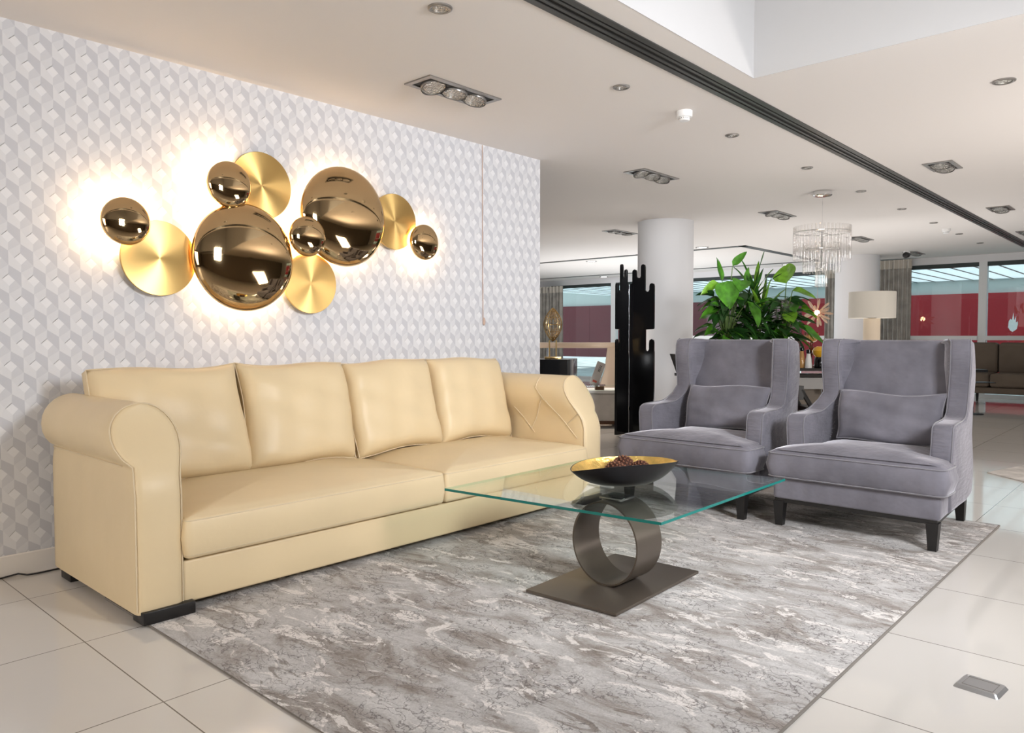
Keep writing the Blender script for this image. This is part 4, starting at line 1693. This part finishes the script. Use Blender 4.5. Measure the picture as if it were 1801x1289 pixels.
for lab, (x, y), hh, mm in (('slim amber glass bottle with dark stopper at the left end of the console', (9.00, 3.515), 0.20, 'amber_pale'),
                            ('pale cone-shaped glass bottle in front of the amber goblet', (8.99, 3.43), 0.17, 'white_top')):
    g = thing('glass_bottle', lab, 'bottle', (x, y, 0.7655), 0, 'glass bottles on the console')
    MB().lathe([(0.04, 0.0), (0.042, 0.01), (0.034, hh * 0.6), (0.02, hh)], 24).build('body', mm, g)
    MB().lathe([(0.02, hh), (0.028, hh + 0.01), (0.028, hh + 0.045), (0.012, hh + 0.05)], 20).build('stopper', 'black_lacquer', g)

# starburst pendant beyond the goblet
sb = thing('pendant_light', 'lit starburst pendant of amber glass petals above the amber goblet', 'pendant light', (12.9, 4.79, H))
MB().lathe([(0.05, 0.0), (0.05, -0.02), (0.01, -0.025)], 24).build('ceiling_plate', 'chrome', sb)
MB().tube([(0, 0, -0.02), (0, 0, -1.06)], 0.0025, 6).build('cord', 'cord_tan', sb)
MB().ball((0, 0, -1.10), 0.042, 16, 10).build('bulb', 'bulb_warm', sb)
light('bulb_glow', 'POINT', (0, 0, -1.10), 9, (1.0, 0.62, 0.32), None, 0.05, None, sb)
rnd = random.Random(7)
for k in range(22):
    z = 1 - 2 * (k + 0.5) / 22
    q = math.sqrt(1 - z * z)
    a = 2.4 * k
    d = Vector((q * math.cos(a), q * math.sin(a), z * 0.85 - 0.12)).normalized()
    b = MB()
    b.tube([d * 0.05, d * 0.12, d * 0.20, d * 0.25], [0.006, 0.016, 0.022, 0.012], 10)
    b.warp(lambda x, y, z_: (x, y, z_ - 1.10))
    b.build('glass_petal', 'petal_glass', sb)

# cream table-style floor lamp behind the right armchair
fl = thing('floor_lamp', 'cream drum-shade lamp on a thick tan column behind the right armchair', 'lamp', (10.08, 3.06, 0))
MB().lathe([(0.098, 0.0), (0.098, 1.365)], 48).build('column', 'lamp_column', fl)
b = MB()
b.lathe([(0.272, 1.368), (0.272, 1.695), (0.268, 1.695), (0.268, 1.372), (0.05, 1.372), (0.05, 1.368)], 64, close=False)
b.build('lamp_shade', 'lamp_shade_cream', fl, sharp=40)

# brown sofa by the windows
bs = thing('fabric_sofa', 'brown fabric sofa under the far windows at the right edge', 'sofa', (14.35, 2.95, 0))
b = MB()
b.extrude(round_poly(rect(0.0, -2.6, 1.0, 0.0), 0.03, 3), 0.20, 0.30, XY, 0.015, 2)
b.build('base', 'brown_fabric', bs)
for y0, y1 in ((-2.6, -1.3), (-1.3, -0.42), (-0.42, -0.0)):
    MB().extrude(round_poly(rect(-0.03, y0 + 0.006, 0.72, y1 - 0.006), 0.04, 3), 0.305, 0.53, XY, 0.05, 3).build('seat_cushion', 'brown_fabric', bs)
    b = MB()
    b.extrude(round_poly(rect(0.66, y0 + 0.006, 0.92, y1 - 0.006), 0.05, 3), 0.50, 1.03, XY, 0.06, 3)
    b.build('back_cushion', 'brown_fabric', bs)
for x, y in ((0.06, -0.08), (0.94, -0.08), (0.06, -2.5), (0.94, -2.5)):
    MB().taper((x, y, 0), (0.03, 0.03), (x, y, 0.2), (0.045, 0.045)).build('leg', 'black_wood', bs, smooth=False)

st = thing('side_table', 'small black side table in front of the brown sofa', 'table', (12.75, 2.36, 0), VR)
MB().box((-0.30, -0.14, 0.462), (0.14, 0.14, 0.474)).build('top', 'black_plastic', st, smooth=False)
MB().box((-0.30, -0.14, 0.62), (0.02, 0.10, 0.66)).build('tray_shelf', 'black_plastic', st, smooth=False)
MB().tube([(-0.1, 0, 0.0), (-0.1, 0, 0.62)], 0.012, 10).build('stem', 'black_plastic', st)
MB().lathe([(0.14, 0.0), (0.14, 0.012), (0.02, 0.02)], 28, (-0.1, 0, 0)).build('foot', 'black_plastic', st)

# black dining chair beside the column
dc = thing('dining_chair', 'black high-backed chair beside the column, mostly hidden by the left armchair', 'chair', (6.42, 3.42, 0), VR)
b = MB()
b.extrude([(-0.24, 0.97), (-0.10, 0.97), (0.02, 0.42), (-0.04, 0.42)][::-1], -0.20, 0.20, lambda u, w, h: (u, h + 0.2, w), 0.006, 2)
b.build('backrest', 'black_wood', dc)
MB().extrude(round_poly(rect(-0.05, -0.02, 0.40, 0.42), 0.02, 3), 0.41, 0.46, XY, 0.01, 2).build('seat', 'black_wood', dc)
MB().box((-0.27, -0.01, 0.775), (-0.02, 0.03, 0.80)).build('back_rail', 'black_wood', dc, smooth=False)
for x, y in ((-0.02, 0.0), (-0.02, 0.38), (0.36, 0.0), (0.36, 0.38)):
    MB().taper((x, y + 0.01, 0), (0.025, 0.025), (x, y + 0.01, 0.415), (0.035, 0.035)).build('leg', 'black_wood', dc, smooth=False)

# black lounge chair legs between the armchairs
lc = thing('lounge_chair', 'low dark chair with slanted black legs in the gap between the armchairs', 'chair', (7.87, 2.98, 0), VR)
for k, y in enumerate((-0.17, 0.17)):
    b = MB()
    b.tube([(0.20, y, 0.012), (-0.16, y, 0.60)], 0.024, 8)
    b.build('leg', 'black_wood', lc)
    b = MB()
    b.tube([(-0.20, y, 0.012), (0.22, y, 0.40)], 0.02, 8)
    b.build('leg', 'black_wood', lc)
MB().extrude(round_poly(rect(-0.08, -0.19, 0.26, 0.19), 0.03, 3), 0.36, 0.42, XY, 0.02, 2).build('seat', 'black_wood', lc)
MB().box((-0.19, -0.19, 0.50), (-0.14, 0.19, 0.64)).build('backrest', 'black_wood', lc, smooth=False)

# ------------------------------------------------------------------ curtains


def curtain(label, x, y0, y1, z0, z1, folds, gather=0.0, amp=0.035):
    t = thing('curtain', label, 'curtain', (x, (y0 + y1) / 2, 0), 0, 'grey curtains at the far windows')
    n = folds * 10
    v, f = [], []
    nz = 14
    for j in range(nz + 1):
        q = j / nz
        z = z0 + (z1 - z0) * q
        for i in range(n + 1):
            u = i / n
            sh = gather * math.sin(q * PI) * (u - 0.5)
            y = (u - 0.5) * (y1 - y0) + sh
            v.append((amp * math.sin(u * folds * 2 * PI) * (1 - 0.25 * q) + 0.012 * math.sin(23 * u + 3 * q), y, z))
    for j in range(nz):
        for i in range(n):
            a = j * (n + 1) + i
            f.append((a, a + 1, a + n + 2, a + n + 1))
    MB().add(v, f).build('drape', 'curtain_grey', t, sharp=80)
    vt, ft = [], []
    for zz in (z1 - 0.14, z1 + 0.03):
        for i in range(n + 1):
            u = i / n
            vt.append((-0.012 + amp * 1.02 * math.sin(u * folds * 2 * PI) * 0.8, (u - 0.5) * (y1 - y0) * 1.02, zz))
    for i in range(n):
        ft.append((i, i + 1, n + 2 + i, n + 1 + i))
    MB().add(vt, ft).build('heading_tape', 'curtain_tape', t, sharp=80)
    return t


curtain('wide grey curtain beside the cream drum-shade lamp', 15.88, 4.12, 5.1, 0.03, 2.58, 12)
curtain('grey curtain at the left window behind the gold wire lamp', 15.88, 12.62, 13.42, 0.03, 2.44, 7)
curtain('narrow grey curtain just left of the far round column', 15.88, 5.52, 5.74, 0.03, 2.46, 3)

# ------------------------------------------------------------------ outside
MB().box((16.3, -14, -0.12), (34, 24, -0.02)).build('ground', 'paving', smooth=False, kind='structure')
hd = thing('hoarding', 'long red hoarding outside the far windows', 'hoarding', (23.0, 0.0, 0))
yy = [-8, -2.0, 3.2, 6.0, 9.0]
for k in range(4):
    MB().box((0, yy[k] + 0.004, -0.1), (0.06, yy[k + 1] - 0.004, 2.26)).build('panel', 'hoarding_red', hd, smooth=False)
yy = [9.0, 13.0, 17.0, 22.0]
for k in range(3):
    MB().box((0, yy[k] + 0.004, 0.35), (0.06, yy[k + 1] - 0.004, 2.26)).build('panel', 'hoarding_dull', hd, smooth=False)
b = MB()
em = [(x * 0.52, z * 0.85) for x, z in [(0.0, -0.22), (0.17, -0.14), (0.22, 0.02), (0.20, 0.10), (0.13, 0.06), (0.13, 0.26), (0.06, 0.12), (0.02, 0.36), (-0.04, 0.14), (-0.10, 0.18), (-0.17, 0.10), (-0.19, -0.08), (-0.10, -0.18)]]
b.extrude([(3.57 - x, 1.43 + z) for x, z in em], -0.008, -0.001, lambda u, w, h: (h, u, w))
b.build('white_emblem', 'white_top', hd, smooth=False)
pw = MB().box((23.1, -10, 2.26), (23.3, 24, 3.2))
pw.build('outer_wall', 'pale_panel', smooth=False, kind='structure')
cn = thing('canopy', 'white slatted canopy roof outside over the far windows', 'canopy', (19.6, 4.0, 2.62))
for k in range(46):
    y = -4.5 + k * 0.45
    MB().box((-3.25, y + 0.014 - 4, 0), (3.5, y + 0.436 - 4, 0.01)).build('slat', 'canopy_sheet', cn, smooth=False)
    MB().box((-3.25, y - 0.016 - 4, -0.012), (3.5, y + 0.016 - 4, 0.012)).build('rib', 'window_dark', cn, smooth=False)
